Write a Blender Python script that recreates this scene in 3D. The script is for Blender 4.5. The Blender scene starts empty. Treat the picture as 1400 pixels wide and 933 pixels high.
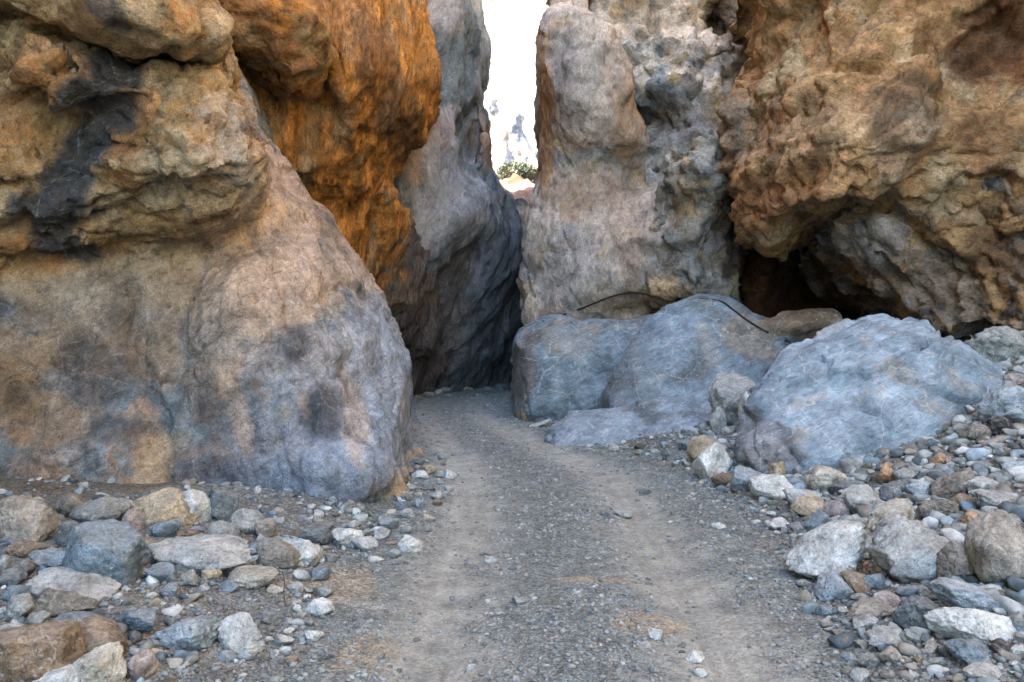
import bpy, bmesh, math, random, time
import numpy as np
from mathutils import Vector
from mathutils.bvhtree import BVHTree
T0 = time.time()
random.seed(7)
S = bpy.context.scene
C = S.collection

# ------------------------------------------------------------------ camera, sky, sun, exposure
FPX, CX, HY, CAMZ = 1089.0, 700.0, 450.0, 1.6        # focal length (px of a 1400 px wide frame), centre, horizon row, eye height
cam = bpy.data.cameras.new('camera'); cam_o = bpy.data.objects.new('camera', cam); C.objects.link(cam_o)
cam.sensor_width = 36.0; cam.lens = 36.0 * FPX / 1400.0
cam.shift_y = -(466.5 - HY) / 1400.0
cam.clip_start = 0.05; cam.clip_end = 2000
cam_o.location = (0, 0, CAMZ); cam_o.rotation_euler = (math.radians(90), 0, 0)
S.camera = cam_o

SUN_DIR = Vector((-0.80, -0.42, 0.93)).normalized()   # towards the sun: from behind the camera, over the left wall
elev = math.asin(SUN_DIR.z)
world = bpy.data.worlds.new('World'); S.world = world; world.use_nodes = True
nt = world.node_tree; bg = nt.nodes['Background']
sky = nt.nodes.new('ShaderNodeTexSky'); sky.sky_type = 'NISHITA'; sky.sun_disc = False
sky.sun_elevation = elev; sky.sun_rotation = math.atan2(SUN_DIR.x, SUN_DIR.y)
sky.air_density = 1.0; sky.dust_density = 1.5; sky.ozone_density = 1.0
nt.links.new(sky.outputs[0], bg.inputs[0]); bg.inputs[1].default_value = 0.115
sun = bpy.data.lights.new('sun', 'SUN'); sun.energy = 5.0; sun.angle = math.radians(0.5); sun.color = (1, 0.93, 0.82)
sun_o = bpy.data.objects.new('sun', sun); C.objects.link(sun_o)
sun_o.rotation_euler = SUN_DIR.to_track_quat('Z', 'Y').to_euler()
S.view_settings.view_transform = 'Standard'; S.view_settings.look = 'None'
S.view_settings.gamma = 1.0; S.view_settings.use_curve_mapping = False
S.view_settings.exposure = 3.45
S.cycles.use_denoising = True; S.cycles.use_adaptive_sampling = True; S.cycles.adaptive_threshold = 0.02
S.cycles.max_bounces = 5; S.cycles.diffuse_bounces = 2; S.cycles.glossy_bounces = 2
S.cycles.caustics_reflective = False; S.cycles.caustics_refractive = False

# ------------------------------------------------------------------ numeric helpers
def P(px, py, d):
    return np.array([(px - CX) / FPX * d, d, CAMZ - (py - HY) / FPX * d])

G16 = np.array([[1,1,0],[-1,1,0],[1,-1,0],[-1,-1,0],[1,0,1],[-1,0,1],[1,0,-1],[-1,0,-1],[0,1,1],[0,-1,1],[0,1,-1],[0,-1,-1],
                [1,1,0],[-1,1,0],[0,-1,1],[0,-1,-1]], np.float32)
def hash3(x, y, z, seed):
    h = (x.astype(np.uint32) * np.uint32(73856093)) ^ (y.astype(np.uint32) * np.uint32(19349663)) ^ (z.astype(np.uint32) * np.uint32(83492791)) ^ np.uint32((seed * 2654435761) & 0xffffffff)
    h ^= h >> np.uint32(15); h *= np.uint32(2246822519); h ^= h >> np.uint32(13); h *= np.uint32(3266489917); h ^= h >> np.uint32(16)
    return h
def perlin(p, seed=0):
    p = np.asarray(p, np.float32); i = np.floor(p).astype(np.int64); f = p - i
    u = f * f * f * (f * (f * 6 - 15) + 10)
    out = np.zeros(len(p), np.float32)
    for dx in (0, 1):
        wx = u[:, 0] if dx else 1 - u[:, 0]
        for dy in (0, 1):
            wy = u[:, 1] if dy else 1 - u[:, 1]
            for dz in (0, 1):
                wz = u[:, 2] if dz else 1 - u[:, 2]
                g = G16[hash3(i[:, 0] + dx, i[:, 1] + dy, i[:, 2] + dz, seed) & np.uint32(15)]
                out += wx * wy * wz * (g[:, 0] * (f[:, 0] - dx) + g[:, 1] * (f[:, 1] - dy) + g[:, 2] * (f[:, 2] - dz))
    return out
def fbm(p, oct=4, seed=0, gain=0.5, ridged=False):
    out = np.zeros(len(p), np.float32); a = 1.0; q = np.asarray(p, np.float32).copy(); s = 0
    for o in range(oct):
        n = perlin(q, seed + o * 17)
        if ridged: n = 1 - 2 * np.abs(n) * 1.4
        out += a * n; s += a; a *= gain; q = q * 2.03 + 11.3
    return out / s
def worley(p, seed=0):
    p = np.asarray(p, np.float32); i = np.floor(p).astype(np.int64); f = p - i
    F1 = np.full(len(p), 9.0, np.float32); F2 = F1.copy(); idh = np.zeros(len(p), np.uint32); off = np.zeros((len(p), 3), np.float32)
    for dx in (-1, 0, 1):
        for dy in (-1, 0, 1):
            for dz in (-1, 0, 1):
                h = hash3(i[:, 0] + dx, i[:, 1] + dy, i[:, 2] + dz, seed)
                v = np.stack([dx + (h & np.uint32(1023)) / 1023.0 - f[:, 0], dy + ((h >> np.uint32(10)) & np.uint32(1023)) / 1023.0 - f[:, 1],
                              dz + ((h >> np.uint32(20)) & np.uint32(1023)) / 1023.0 - f[:, 2]], 1).astype(np.float32)
                d = np.sqrt((v * v).sum(1)); m = d < F1
                F2 = np.where(m, F1, np.minimum(F2, d)); F1 = np.where(m, d, F1)
                idh = np.where(m, h, idh); off[m] = v[m]
    return F1, F2, idh, off
def sstep(a, b, x):
    t = np.clip((x - a) / (b - a), 0, 1); return t * t * (3 - 2 * t)

# ------------------------------------------------------------------ meshes
def make_obj(name, V, F, mat, parent=None, smooth=True, col=None, link=True):
    me = bpy.data.meshes.new(name); V = np.asarray(V, np.float32); F = np.asarray(F, np.int32); k = F.shape[1]
    me.vertices.add(len(V)); me.vertices.foreach_set('co', V.ravel())
    me.loops.add(F.size); me.loops.foreach_set('vertex_index', F.ravel())
    me.polygons.add(len(F)); me.polygons.foreach_set('loop_start', np.arange(0, F.size, k, dtype=np.int32))
    me.polygons.foreach_set('loop_total', np.full(len(F), k, np.int32))
    if smooth: me.polygons.foreach_set('use_smooth', np.ones(len(F), bool))
    me.update(calc_edges=True)
    if col is not None:
        a = me.color_attributes.new('Col', 'FLOAT_COLOR', 'POINT')
        if col.shape[1] == 3: col = np.hstack([col, np.ones((len(col), 1))])
        a.data.foreach_set('color', col.astype(np.float32).ravel())
    if mat: me.materials.append(mat)
    o = bpy.data.objects.new(name, me)
    if link: C.objects.link(o)
    if parent: o.parent = parent
    return o
def tag(o, label=None, cat=None, group=None, kind=None):
    if label: o['label'] = label
    if cat: o['category'] = cat
    if group: o['group'] = group
    if kind: o['kind'] = kind
    return o
def vnormals(V, F):
    a = V[F[:, 2]] - V[F[:, 0]]; b = V[F[:, 3 if F.shape[1] == 4 else 1]] - V[F[:, 1 if F.shape[1] == 4 else 0]]
    n = np.cross(a, b); N = np.zeros_like(V)
    for k in range(F.shape[1]):
        for c in range(3): N[:, c] += np.bincount(F[:, k], n[:, c], len(V))
    return N / (np.linalg.norm(N, axis=1, keepdims=True) + 1e-9)
def relax(V, F, it=2, lam=0.5):
    k = F.shape[1]; ii = np.concatenate([F[:, j] for j in range(k)] + [F[:, (j + 1) % k] for j in range(k)])
    jj = np.concatenate([F[:, (j + 1) % k] for j in range(k)] + [F[:, j] for j in range(k)])
    cnt = np.bincount(ii, minlength=len(V))[:, None] + 1e-9
    for _ in range(it):
        A = np.stack([np.bincount(ii, V[jj, c], len(V)) for c in range(3)], 1) / cnt
        V = V + lam * (A - V)
    return V
def surface_nets(D, xs, ys, zs):
    """D: (nx,ny,nz) signed field, negative inside, on a rectilinear grid -> verts, quads"""
    ins = D < 0; nx, ny, nz = D.shape
    cnt = np.zeros((nx - 1, ny - 1, nz - 1), np.uint8)
    for a in (0, 1):
        for b in (0, 1):
            for c in (0, 1): cnt += ins[a:nx - 1 + a, b:ny - 1 + b, c:nz - 1 + c]
    I, J, K = np.nonzero((cnt > 0) & (cnt < 8)); n = len(I)
    idx = np.full(cnt.shape, -1, np.int32); idx[I, J, K] = np.arange(n)
    acc = np.zeros((n, 3)); num = np.zeros(n)
    ax = (xs, ys, zs)
    corners = [(a, b, c) for a in (0, 1) for b in (0, 1) for c in (0, 1)]
    for a, b, c in corners:
        for d in range(3):
            if (a, b, c)[d]: continue
            e = [a, b, c]; e[d] = 1
            v0 = D[I + a, J + b, K + c]; v1 = D[I + e[0], J + e[1], K + e[2]]
            m = (v0 < 0) != (v1 < 0); t = np.where(m, v0 / np.where(m, v0 - v1, 1), 0)
            p0 = np.stack([xs[I + a], ys[J + b], zs[K + c]], 1); p1 = np.stack([xs[I + e[0]], ys[J + e[1]], zs[K + e[2]]], 1)
            acc += np.where(m[:, None], p0 + t[:, None] * (p1 - p0), 0); num += m
    V = acc / num[:, None]; Q = []
    def quads(m, cells, flip):
        i, j, k = np.nonzero(m)
        q = np.stack([idx[i + c[0], j + c[1], k + c[2]] for c in cells], 1)
        f = flip[i, j, k]; q[f] = q[f][:, ::-1]
        Q.append(q[(q >= 0).all(1)])
    s = ins
    m = s[:-1, 1:-1, 1:-1] != s[1:, 1:-1, 1:-1]; quads(m, [(0, 0, 0), (0, 1, 0), (0, 1, 1), (0, 0, 1)], ~s[:-1, 1:-1, 1:-1])
    m = s[1:-1, :-1, 1:-1] != s[1:-1, 1:, 1:-1]; quads(m, [(0, 0, 0), (0, 0, 1), (1, 0, 1), (1, 0, 0)], ~s[1:-1, :-1, 1:-1])
    m = s[1:-1, 1:-1, :-1] != s[1:-1, 1:-1, 1:]; quads(m, [(0, 0, 0), (1, 0, 0), (1, 1, 0), (0, 1, 0)], ~s[1:-1, 1:-1, :-1])
    return V, np.concatenate(Q)

def axis(lo, hi, flo, fhi, h, grow=1.35, hmax=1.6):
    """grid lines: spacing h between flo and fhi, growing towards lo and hi"""
    mid = list(np.arange(flo, fhi + h / 2, h)); s = h; a = mid[-1]
    while a < hi: s = min(s * grow, hmax); a += s; mid.append(a)
    s = h; a = mid[0]; left = []
    while a > lo: s = min(s * grow, hmax); a -= s; left.append(a)
    return np.array(left[::-1] + mid)

def rbf2(pts, X, Z, c=0.25):
    """smooth height function through (x, z, y) points"""
    pts = np.array(pts); n = len(pts)
    phi = lambda r2: np.sqrt(r2 + c * c)
    A = np.ones((n + 1, n + 1)); d2 = (pts[:, None, 0] - pts[None, :, 0]) ** 2 + (pts[:, None, 1] - pts[None, :, 1]) ** 2
    A[:n, :n] = phi(d2); A[:n, :n] -= np.eye(n) * 0.02; A[n, n] = 0
    w = np.linalg.solve(A, np.append(pts[:, 2], 0))
    out = np.full(X.shape, w[n])
    for i in range(n): out += w[i] * phi((X - pts[i, 0]) ** 2 + (Z - pts[i, 1]) ** 2)
    return out
def spline(poly, n=8):
    p = np.array(poly); m = len(p); out = []
    for i in range(m):
        p0, p1, p2, p3 = p[i - 1], p[i], p[(i + 1) % m], p[(i + 2) % m]
        for t in np.linspace(0, 1, n, endpoint=False):
            out.append(0.5 * (2 * p1 + (p2 - p0) * t + (2 * p0 - 5 * p1 + 4 * p2 - p3) * t * t + (3 * p1 - p0 - 3 * p2 + p3) * t ** 3))
    return np.array(out)
def polysd(poly, X, Z):
    """signed distance to polygon, positive inside"""
    d2 = np.full(X.shape, 1e9); inside = np.zeros(X.shape, bool); n = len(poly)
    for i in range(n):
        ax, az = poly[i]; bx, bz = poly[(i + 1) % n]; ex, ez = bx - ax, bz - az
        t = np.clip(((X - ax) * ex + (Z - az) * ez) / (ex * ex + ez * ez + 1e-12), 0, 1)
        d2 = np.minimum(d2, (X - ax - t * ex) ** 2 + (Z - az - t * ez) ** 2)
        if abs(ez) > 1e-9:
            inside ^= ((az > Z) != (bz > Z)) & (X < ex * (Z - az) / ez + ax)
    return np.where(inside, 1, -1) * np.sqrt(d2)
def rmax(a, b, k):
    return np.where((a > -k) & (b > -k), np.sqrt(np.maximum(a + k, 0) ** 2 + np.maximum(b + k, 0) ** 2) - k, np.maximum(a, b))
def smin(a, b, k):
    h = np.clip(0.5 + 0.5 * (b - a) / k, 0, 1); return b * (1 - h) + a * h - k * h * (1 - h)

class Mass:
    """one rock body: a field on a grid, turned into a closed mesh"""
    def __init__(s, xr, yr, zr, h):
        s.xs = axis(*xr, h); s.ys = axis(*yr, h); s.zs = axis(*zr, h)
        s.X2, s.Z2 = np.meshgrid(s.xs, s.zs, indexing='ij')
        s.X = s.xs[:, None, None]; s.Y = s.ys[None, :, None]; s.Z = s.zs[None, None, :]
    def face(s, pts, poly, k=0.5, slope=0.0, y0=0.0, back=None, c=0.25, smooth=True):
        """solid behind a front surface through pts (px,py,d or X,Z,Y given as ('w',X,Z,Y)) within outline poly of (px,py,d)"""
        pp = []
        for q in pts:
            if q[0] == 'w': pp.append(q[1:])
            else:
                w = P(*q); pp.append((w[0], w[2], w[1]))
        f = rbf2(pp, s.X2, s.Z2, c)
        po = []
        for q in poly:
            if q[0] == 'w': po.append(q[1:])
            else:
                w = P(*q); po.append((w[0], w[2]))
        po = spline(po, 5) if smooth else np.array(po)
        if slope == 0:
            b = -polysd(po, s.X2, s.Z2)[:, None, :]
        else:   # the side recedes with depth: look the outline up at a shifted x
            sd = polysd(po, s.X2, s.Z2); b = np.empty((len(s.xs), len(s.ys), len(s.zs)), np.float32)
            for j, y in enumerate(s.ys):
                xq = s.xs - slope * max(0.0, y - y0)
                i = np.clip(np.searchsorted(s.xs, xq) - 1, 0, len(s.xs) - 2); t = np.clip((xq - s.xs[i]) / (s.xs[i + 1] - s.xs[i]), 0, 1)[:, None]
                b[:, j, :] = -(sd[i] * (1 - t) + sd[i + 1] * t)
        D = rmax(f[:, None, :] - s.Y, b, k)
        if back is not None: D = rmax(D, s.Y - back, 0.3)
        s.D = D.astype(np.float32); return s
    def ell(s, c, r, rot=0.0, tilt=0.0):
        x, y, z = s.X - c[0], s.Y - c[1], s.Z - c[2]
        if rot:
            ca, sa = math.cos(math.radians(rot)), math.sin(math.radians(rot)); x, z = x * ca + z * sa, -x * sa + z * ca
        if tilt:
            ca, sa = math.cos(math.radians(tilt)), math.sin(math.radians(tilt)); y, z = y * ca + z * sa, -y * sa + z * ca
        return ((np.sqrt((x / r[0]) ** 2 + (y / r[1]) ** 2 + (z / r[2]) ** 2) - 1) * min(r)).astype(np.float32)
    def add(s, c, r, k=0.3, **kw):
        s.D = smin(s.D, s.ell(c, r, **kw), k); return s
    def sub(s, c, r, k=0.2, **kw):
        s.D = -smin(-s.D, s.ell(c, r, **kw), k); return s
    def pillow(s, poly, d, thick, R, lean=0.0, k=0.2, smooth=True):
        """a rounded boulder with the given outline, lean = how far the centre plane moves back per metre of height"""
        zb = min(P(q[0], q[1], d)[2] for q in poly); po = []
        for q in poly:      # the rim of the boulder lies on its leaning centre plane
            dd = d
            for _ in range(12): dd = 0.5 * dd + 0.5 * (d + thick * 0.5 + lean * (P(q[0], q[1], dd)[2] - zb))
            w = P(q[0], q[1], dd); po.append((w[0], w[2]))
        po = spline(po, 5) if smooth else np.array(po)
        sd = polysd(po, s.X2, s.Z2)
        yc = (d + thick * 0.5 + lean * (s.Z2 - zb))[:, None, :]
        D = ((np.sqrt(((s.Y - yc) / thick) ** 2 + (1 - np.minimum(sd / R, 1))[:, None, :] ** 2) - 1) * min(thick, R)).astype(np.float32)
        s.D = D if not hasattr(s, 'D') else smin(s.D, D, k); return s
    def mesh(s, smooth=2):
        D = s.D.copy()
        D[0], D[-1] = 1, 1; D[:, 0], D[:, -1] = 1, 1; D[:, :, 0], D[:, :, -1] = 1, 1
        V, F = surface_nets(D, s.xs, s.ys, s.zs); V = relax(V, F, smooth); s.D = None
        return V, F

def displace(V, F, layers, seed=0):
    """layers: (type, frequency, amplitude, stretch xyz)"""
    N = vnormals(V, F); out = V.copy(); base = V.astype(np.float32)
    for n, L in enumerate(layers):
        typ, fr, amp = L[:3]; st = np.array(L[3] if len(L) > 3 else (1, 1, 1), np.float32); sd = seed + 31 * n
        q = base
        if len(L) > 4:       # layer dips by this angle in the wall plane
            a = math.radians(L[4]); q = np.stack([base[:, 0] * math.cos(a) + base[:, 2] * math.sin(a), base[:, 1], -base[:, 0] * math.sin(a) + base[:, 2] * math.cos(a)], 1).astype(np.float32)
        q = q * fr * st
        if typ == 'fbm': h = fbm(q, 4, sd) * 1.6
        elif typ == 'ridge': h = fbm(q, 4, sd, ridged=True) - 0.45
        elif typ == 'billow': h = np.abs(fbm(q, 3, sd)) * 3 - 0.5
        elif typ == 'pit': h = -sstep(0.16, 0.42, fbm(q, 3, sd))
        elif typ == 'crack':
            w = q + 0.35 * np.stack([fbm(q * 1.3, 2, sd + 1), fbm(q * 1.3, 2, sd + 2), fbm(q * 1.3, 2, sd + 3)], 1)
            F1, F2, idh, off = worley(w, sd); h = -(1 - sstep(0.0, 0.09, F2 - F1))
        elif typ in ('block', 'facet'):
            w = q + 0.45 * np.stack([fbm(q * 1.1, 3, sd + 1), fbm(q * 1.1, 3, sd + 2), fbm(q * 1.1, 3, sd + 3)], 1)
            F1, F2, idh, off = worley(w, sd)
            r = (idh & np.uint32(255)) / 255.0 - 0.5
            g = np.stack([((idh >> np.uint32(8 * c)) & np.uint32(255)) / 255.0 - 0.5 for c in range(3)], 1)
            e = sstep(0.0, 0.22 if typ == 'block' else 0.07, F2 - F1)
            h = e * (r + 1.3 * (g * off).sum(1)) - 0.25 * (1 - e)
        out += N * (amp * h)[:, None]
    return out

def paint(V, base, blobs, seed=0, nfreq=1.6, edge=0.55):
    """base: list of (colour, noise threshold, frequency, stretch); blobs: (px,py,d,rx,ry,rot,colour,strength) colour patches in the wall plane"""
    p = V.astype(np.float32); col = np.tile(np.array(base[0], np.float32), (len(V), 1))
    for k, b in enumerate(base[1:]):
        c, th, fr = b[:3]; st = np.array(b[3] if len(b) > 3 else (1, 1, 1), np.float32)
        w = sstep(th - 0.06, th + 0.06, fbm(p * fr * st, 6, seed + 7 * k, 0.62)) * (b[4] if len(b) > 4 else 1)
        col = col * (1 - w[:, None]) + np.array(c, np.float32) * w[:, None]
    if blobs:
        nz = fbm(p * nfreq, 6, seed + 99, 0.66); 
        for q in blobs:
            px, py, d, rx, ry, rot, c, st = q
            w0 = P(px, py, d); x = (V[:, 0] - w0[0]) / (d / FPX); z = (V[:, 2] - w0[2]) / (d / FPX)
            a = math.radians(rot); x, z = x * math.cos(a) + z * math.sin(a), -x * math.sin(a) + z * math.cos(a)
            r = np.sqrt((x / rx) ** 2 + (z / ry) ** 2) + edge * nz * 1.6
            w = st * (1 - sstep(0.65, 1.1, r))
            col = col * (1 - w[:, None]) + np.array(c, np.float32) * w[:, None]
    return np.clip(col, 0.004, 0.9)

# ------------------------------------------------------------------ materials
def N(nt, typ, **kw):
    n = nt.nodes.new(typ)
    for k, v in kw.items():
        if k.startswith('_'): n.inputs[int(k[1:])].default_value = v
        else: setattr(n, k, v)
    return n
def rock_material(name, source='Col', veins=0.25, bands=0.3, band_rot=(0, 0, 0), band_k=4.0, streak=(1, 1, 1), speck=0.3, bump=0.5, rough=0.8, fine=1.0, spec=0.25, dust=0.0, cracks=0.4, pebbles=0.0, pocks=0.55, var=0.5):
    m = bpy.data.materials.new(name); m.use_nodes = True; nt = m.node_tree; b = nt.nodes['Principled BSDF']; L = nt.links.new
    tc = N(nt, 'ShaderNodeTexCoord'); mp = N(nt, 'ShaderNodeMapping'); vc = None
    if source == 'Col':
        vc = N(nt, 'ShaderNodeVertexColor', layer_name='Col'); base = vc.outputs[0]; L(tc.outputs['Object'], mp.inputs[0]); raw = tc.outputs['Object']
    else:       # stones: work in metres, each with its own offset
        oi = N(nt, 'ShaderNodeObjectInfo'); base = oi.outputs['Color']
        g = N(nt, 'ShaderNodeNewGeometry'); add = N(nt, 'ShaderNodeVectorMath', operation='ADD'); comb = N(nt, 'ShaderNodeVectorMath', operation='SCALE')
        cv = N(nt, 'ShaderNodeCombineXYZ'); L(oi.outputs['Random'], cv.inputs[0]); L(oi.outputs['Random'], cv.inputs[2])
        L(cv.outputs[0], comb.inputs[0]); comb.inputs['Scale'].default_value = 57.0
        vr = N(nt, 'ShaderNodeVectorRotate', rotation_type='AXIS_ANGLE'); ang = N(nt, 'ShaderNodeMath', operation='MULTIPLY'); L(oi.outputs['Random'], ang.inputs[0]); ang.inputs[1].default_value = 40.0
        vr.inputs['Axis'].default_value = (0.5, 0.7, 0.5); L(ang.outputs[0], vr.inputs['Angle'])
        L(g.outputs['Position'], add.inputs[0]); L(comb.outputs[0], add.inputs[1]); L(add.outputs[0], vr.inputs['Vector']); L(vr.outputs[0], mp.inputs[0]); raw = vr.outputs[0]
    mp.inputs['Scale'].default_value = streak
    co = mp.outputs[0]
    def noise(scale, detail, rg=0.6, dist=0.0, co=co, out=0):
        n = N(nt, 'ShaderNodeTexNoise'); n.inputs['Scale'].default_value = scale; n.inputs['Detail'].default_value = detail
        n.inputs['Roughness'].default_value = rg; n.inputs['Distortion'].default_value = dist; L(co, n.inputs[0]); return n.outputs[out]
    def mr(x, a, b_, c, d):
        n = N(nt, 'ShaderNodeMapRange'); L(x, n.inputs[0])
        for i, v in enumerate((a, b_, c, d)): n.inputs[i + 1].default_value = v
        return n.outputs[0]
    def math_(op, x, y):
        n = N(nt, 'ShaderNodeMath', operation=op)
        for i, v in enumerate((x, y)):
            if isinstance(v, (int, float)): n.inputs[i].default_value = v
            else: L(v, n.inputs[i])
        return n.outputs[0]
    def mul(c, f):
        n = N(nt, 'ShaderNodeVectorMath', operation='SCALE'); L(c, n.inputs[0]); L(f, n.inputs['Scale']); return n.outputs[0]
    def mix(f, a, bcol, blend='MIX'):
        n = N(nt, 'ShaderNodeMix', data_type='RGBA', blend_type=blend); L(f, n.inputs[0]); L(a, n.inputs[6])
        if isinstance(bcol, tuple): n.inputs[7].default_value = bcol
        else: L(bcol, n.inputs[7])
        return n.outputs[2]
    n1 = noise(2.2 * fine, 6, 0.65); n2 = noise(15 * fine, 5, 0.7); n3 = noise(70 * fine, 2, 0.6)
    c = mul(base, mr(n1, 0.3, 0.7, 0.8 * (1 - var), 0.8 * (1 + var))); c = mul(c, mr(n2, 0.3, 0.7, 1 - speck, 1 + speck)); c = mul(c, mr(n3, 0.3, 0.7, 1 - speck * 0.8, 1 + speck * 0.8))
    hb = None
    if bands > 0:       # bedding: long thin streaks
        r1 = N(nt, 'ShaderNodeMapping'); r1.inputs['Rotation'].default_value = [math.radians(q) for q in band_rot]; L(raw, r1.inputs[0])
        r2 = N(nt, 'ShaderNodeMapping'); r2.inputs['Scale'].default_value = (1, 1, band_k); L(r1.outputs[0], r2.inputs[0]); cb = r2.outputs[0]
        hb = noise(2.4 * fine, 6, 0.7, 0.5, cb)
        c = mul(c, mr(hb, 0.32, 0.68, 1 - bands, 1 + bands))
        ln = math_('ABSOLUTE', math_('SUBTRACT', noise(2.0 * fine, 3, 0.5, 0.8, cb), 0.5), 0.0)
        c = mix(math_('MULTIPLY', mr(ln, 0.0, 0.014, veins, 0.0), mr(n1, 0.42, 0.6, 0.0, 1.0)), c, (0.55, 0.55, 0.52, 1))
        fn = noise(7.0 * fine, 3, 0.6, 0.6, cb)
        c = mix(mr(fn, 0.63, 0.70, 0.0, min(0.8, bands * 2.2)), c, (0.05, 0.052, 0.05, 1)); c = mix(mr(fn, 0.36, 0.30, 0.0, veins), c, (0.52, 0.53, 0.5, 1))
    wv = N(nt, 'ShaderNodeVectorMath', operation='MULTIPLY_ADD'); L(noise(1.6 * fine, 4, 0.6, 0, co, 1), wv.inputs[0]); wv.inputs[1].default_value = (0.32 / fine,) * 3; L(co, wv.inputs[2])
    def edges(scale):
        v = N(nt, 'ShaderNodeTexVoronoi', feature='DISTANCE_TO_EDGE'); v.inputs['Scale'].default_value = scale; L(wv.outputs[0], v.inputs[0]); return v.outputs[0]
    if veins > 0:
        c = mix(math_('MULTIPLY', mr(edges(1.3 * fine), 0.0, 0.014, veins, 0.0), mr(n2, 0.38, 0.6, 0.0, 1.0)), c, (0.62, 0.61, 0.58, 1))
    ck = None
    if cracks > 0:
        ck = math_('MULTIPLY', mr(edges(2.6 * fine), 0.0, 0.02, cracks, 0.0), mr(noise(1.3 * fine, 4), 0.5, 0.62, 0.0, 1.0))
        c = mix(ck, c, (0.03, 0.026, 0.022, 1))
    if pocks > 0: c = mix(mr(noise(9 * fine, 4, 0.72), 0.59, 0.67, 0.0, pocks), c, (0.045, 0.042, 0.04, 1))
    peb = None
    if pebbles > 0:     # small stones set in the dust
        pv = N(nt, 'ShaderNodeTexVoronoi'); pv.inputs['Scale'].default_value = 62; L(wv.outputs[0], pv.inputs[0])
        sp = N(nt, 'ShaderNodeSeparateColor'); L(pv.outputs['Color'], sp.inputs[0]); grav = math_('MULTIPLY', vc.outputs[1], pebbles)
        f = mr(sp.outputs[0], 0, 1, 0.62, 1.45)
        pc = mul(c, f); c = mix(grav, c, pc)
        pv2 = N(nt, 'ShaderNodeTexVoronoi'); pv2.inputs['Scale'].default_value = 140; L(wv.outputs[0], pv2.inputs[0])
        sp2 = N(nt, 'ShaderNodeSeparateColor'); L(pv2.outputs['Color'], sp2.inputs[0]); c = mix(grav, c, mul(c, mr(sp2.outputs[1], 0, 1, 0.75, 1.25)))
        peb = math_('MULTIPLY', math_('MULTIPLY', math_('SUBTRACT', 1.0, pv.outputs['Distance']), sp.outputs[1]), grav)
    if dust > 0:
        g2 = N(nt, 'ShaderNodeNewGeometry'); sp = N(nt, 'ShaderNodeSeparateXYZ'); L(g2.outputs['Normal'], sp.inputs[0])
        c = mix(math_('MULTIPLY', mr(sp.outputs[2], 0.3, 0.95, 0, dust), mr(n2, 0.35, 0.6, 0.2, 1)), c, (0.43, 0.42, 0.38, 1))
    L(c, b.inputs['Base Color'])
    b.inputs['Roughness'].default_value = rough; b.inputs['Specular IOR Level'].default_value = spec
    h = math_('ADD', math_('MULTIPLY', n3, 0.25), n2); h = math_('ADD', h, math_('MULTIPLY', noise(6 * fine, 3, 0.6), 1.6))
    if hb is not None: h = math_('ADD', h, math_('MULTIPLY', hb, 1.5 * min(1, bands * 3)))
    if peb is not None: h = math_('ADD', h, math_('MULTIPLY', peb, 1.6))
    bp = N(nt, 'ShaderNodeBump'); bp.inputs['Strength'].default_value = bump; bp.inputs['Distance'].default_value = 0.05 / fine
    L(h, bp.inputs['Height']); L(bp.outputs[0], b.inputs['Normal'])
    return m
M_polish = rock_material('polished_limestone', veins=0.34, bands=0.26, band_rot=(0, 32, 0), band_k=3.5, streak=(1, 1, 0.75), speck=0.25, bump=0.75, rough=0.7, fine=1.2, spec=0.3)
M_front = rock_material('front_limestone', var=0.42, pocks=0.45, veins=0.22, bands=0.22, band_rot=(0, 30, 0), band_k=3.2, streak=(1, 1, 0.8), speck=0.34, bump=0.85, rough=0.82, fine=1.2, spec=0.2)
M_rough = rock_material('rough_limestone', veins=0.1, bands=0.18, band_rot=(0, -20, 0), band_k=3, speck=0.36, bump=0.85, rough=0.92, spec=0.1, fine=1.2)
M_flute = rock_material('stained_limestone', veins=0.0, bands=0.38, band_rot=(0, 82, 0), band_k=4, streak=(1.4, 1.4, 0.5), speck=0.45, bump=0.9, rough=0.85, spec=0.15)
M_back = rock_material('canyon_limestone', veins=0.25, bands=0.2, band_rot=(0, 62, 0), band_k=3.5, streak=(1, 1, 0.6), speck=0.3, bump=0.8, rough=0.85, fine=0.9, spec=0.15, pocks=0.3, var=0.36)
M_boulder = rock_material('blue_limestone', var=0.4, veins=0.75, bands=0.24, band_rot=(0, 26, 0), band_k=6, speck=0.2, bump=0.75, rough=0.65, fine=1.3, spec=0.3, pocks=0.35)
M_stone = rock_material('loose_stone', source='obj', veins=0.55, bands=0.28, band_k=3.5, speck=0.36, bump=0.85, rough=0.8, fine=3.0, spec=0.2, dust=0.3, cracks=0.5)
M_far = rock_material('sunlit_limestone', veins=0.0, bands=0.2, band_rot=(0, 80, 0), speck=0.2, bump=0.5, rough=0.9, fine=0.12, spec=0.1)
M_gravel = rock_material('gravel_stone', veins=0.0, bands=0, speck=0.15, bump=0.2, rough=0.9, fine=3, spec=0.1, cracks=0, pocks=0)

# palette: real surface colours
BLUE = (0.20, 0.245, 0.26); GREY = (0.285, 0.29, 0.265); PALE = (0.47, 0.46, 0.41); PINK = (0.45, 0.335, 0.24); TAN = (0.50, 0.385, 0.225)
BROWN = (0.40, 0.265, 0.125); RUST = (0.46, 0.22, 0.07); ORANGE = (0.60, 0.27, 0.065); DARK = (0.075, 0.068, 0.062); SLATE = (0.088, 0.092, 0.096); UMBER = (0.15, 0.085, 0.045)

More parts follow.
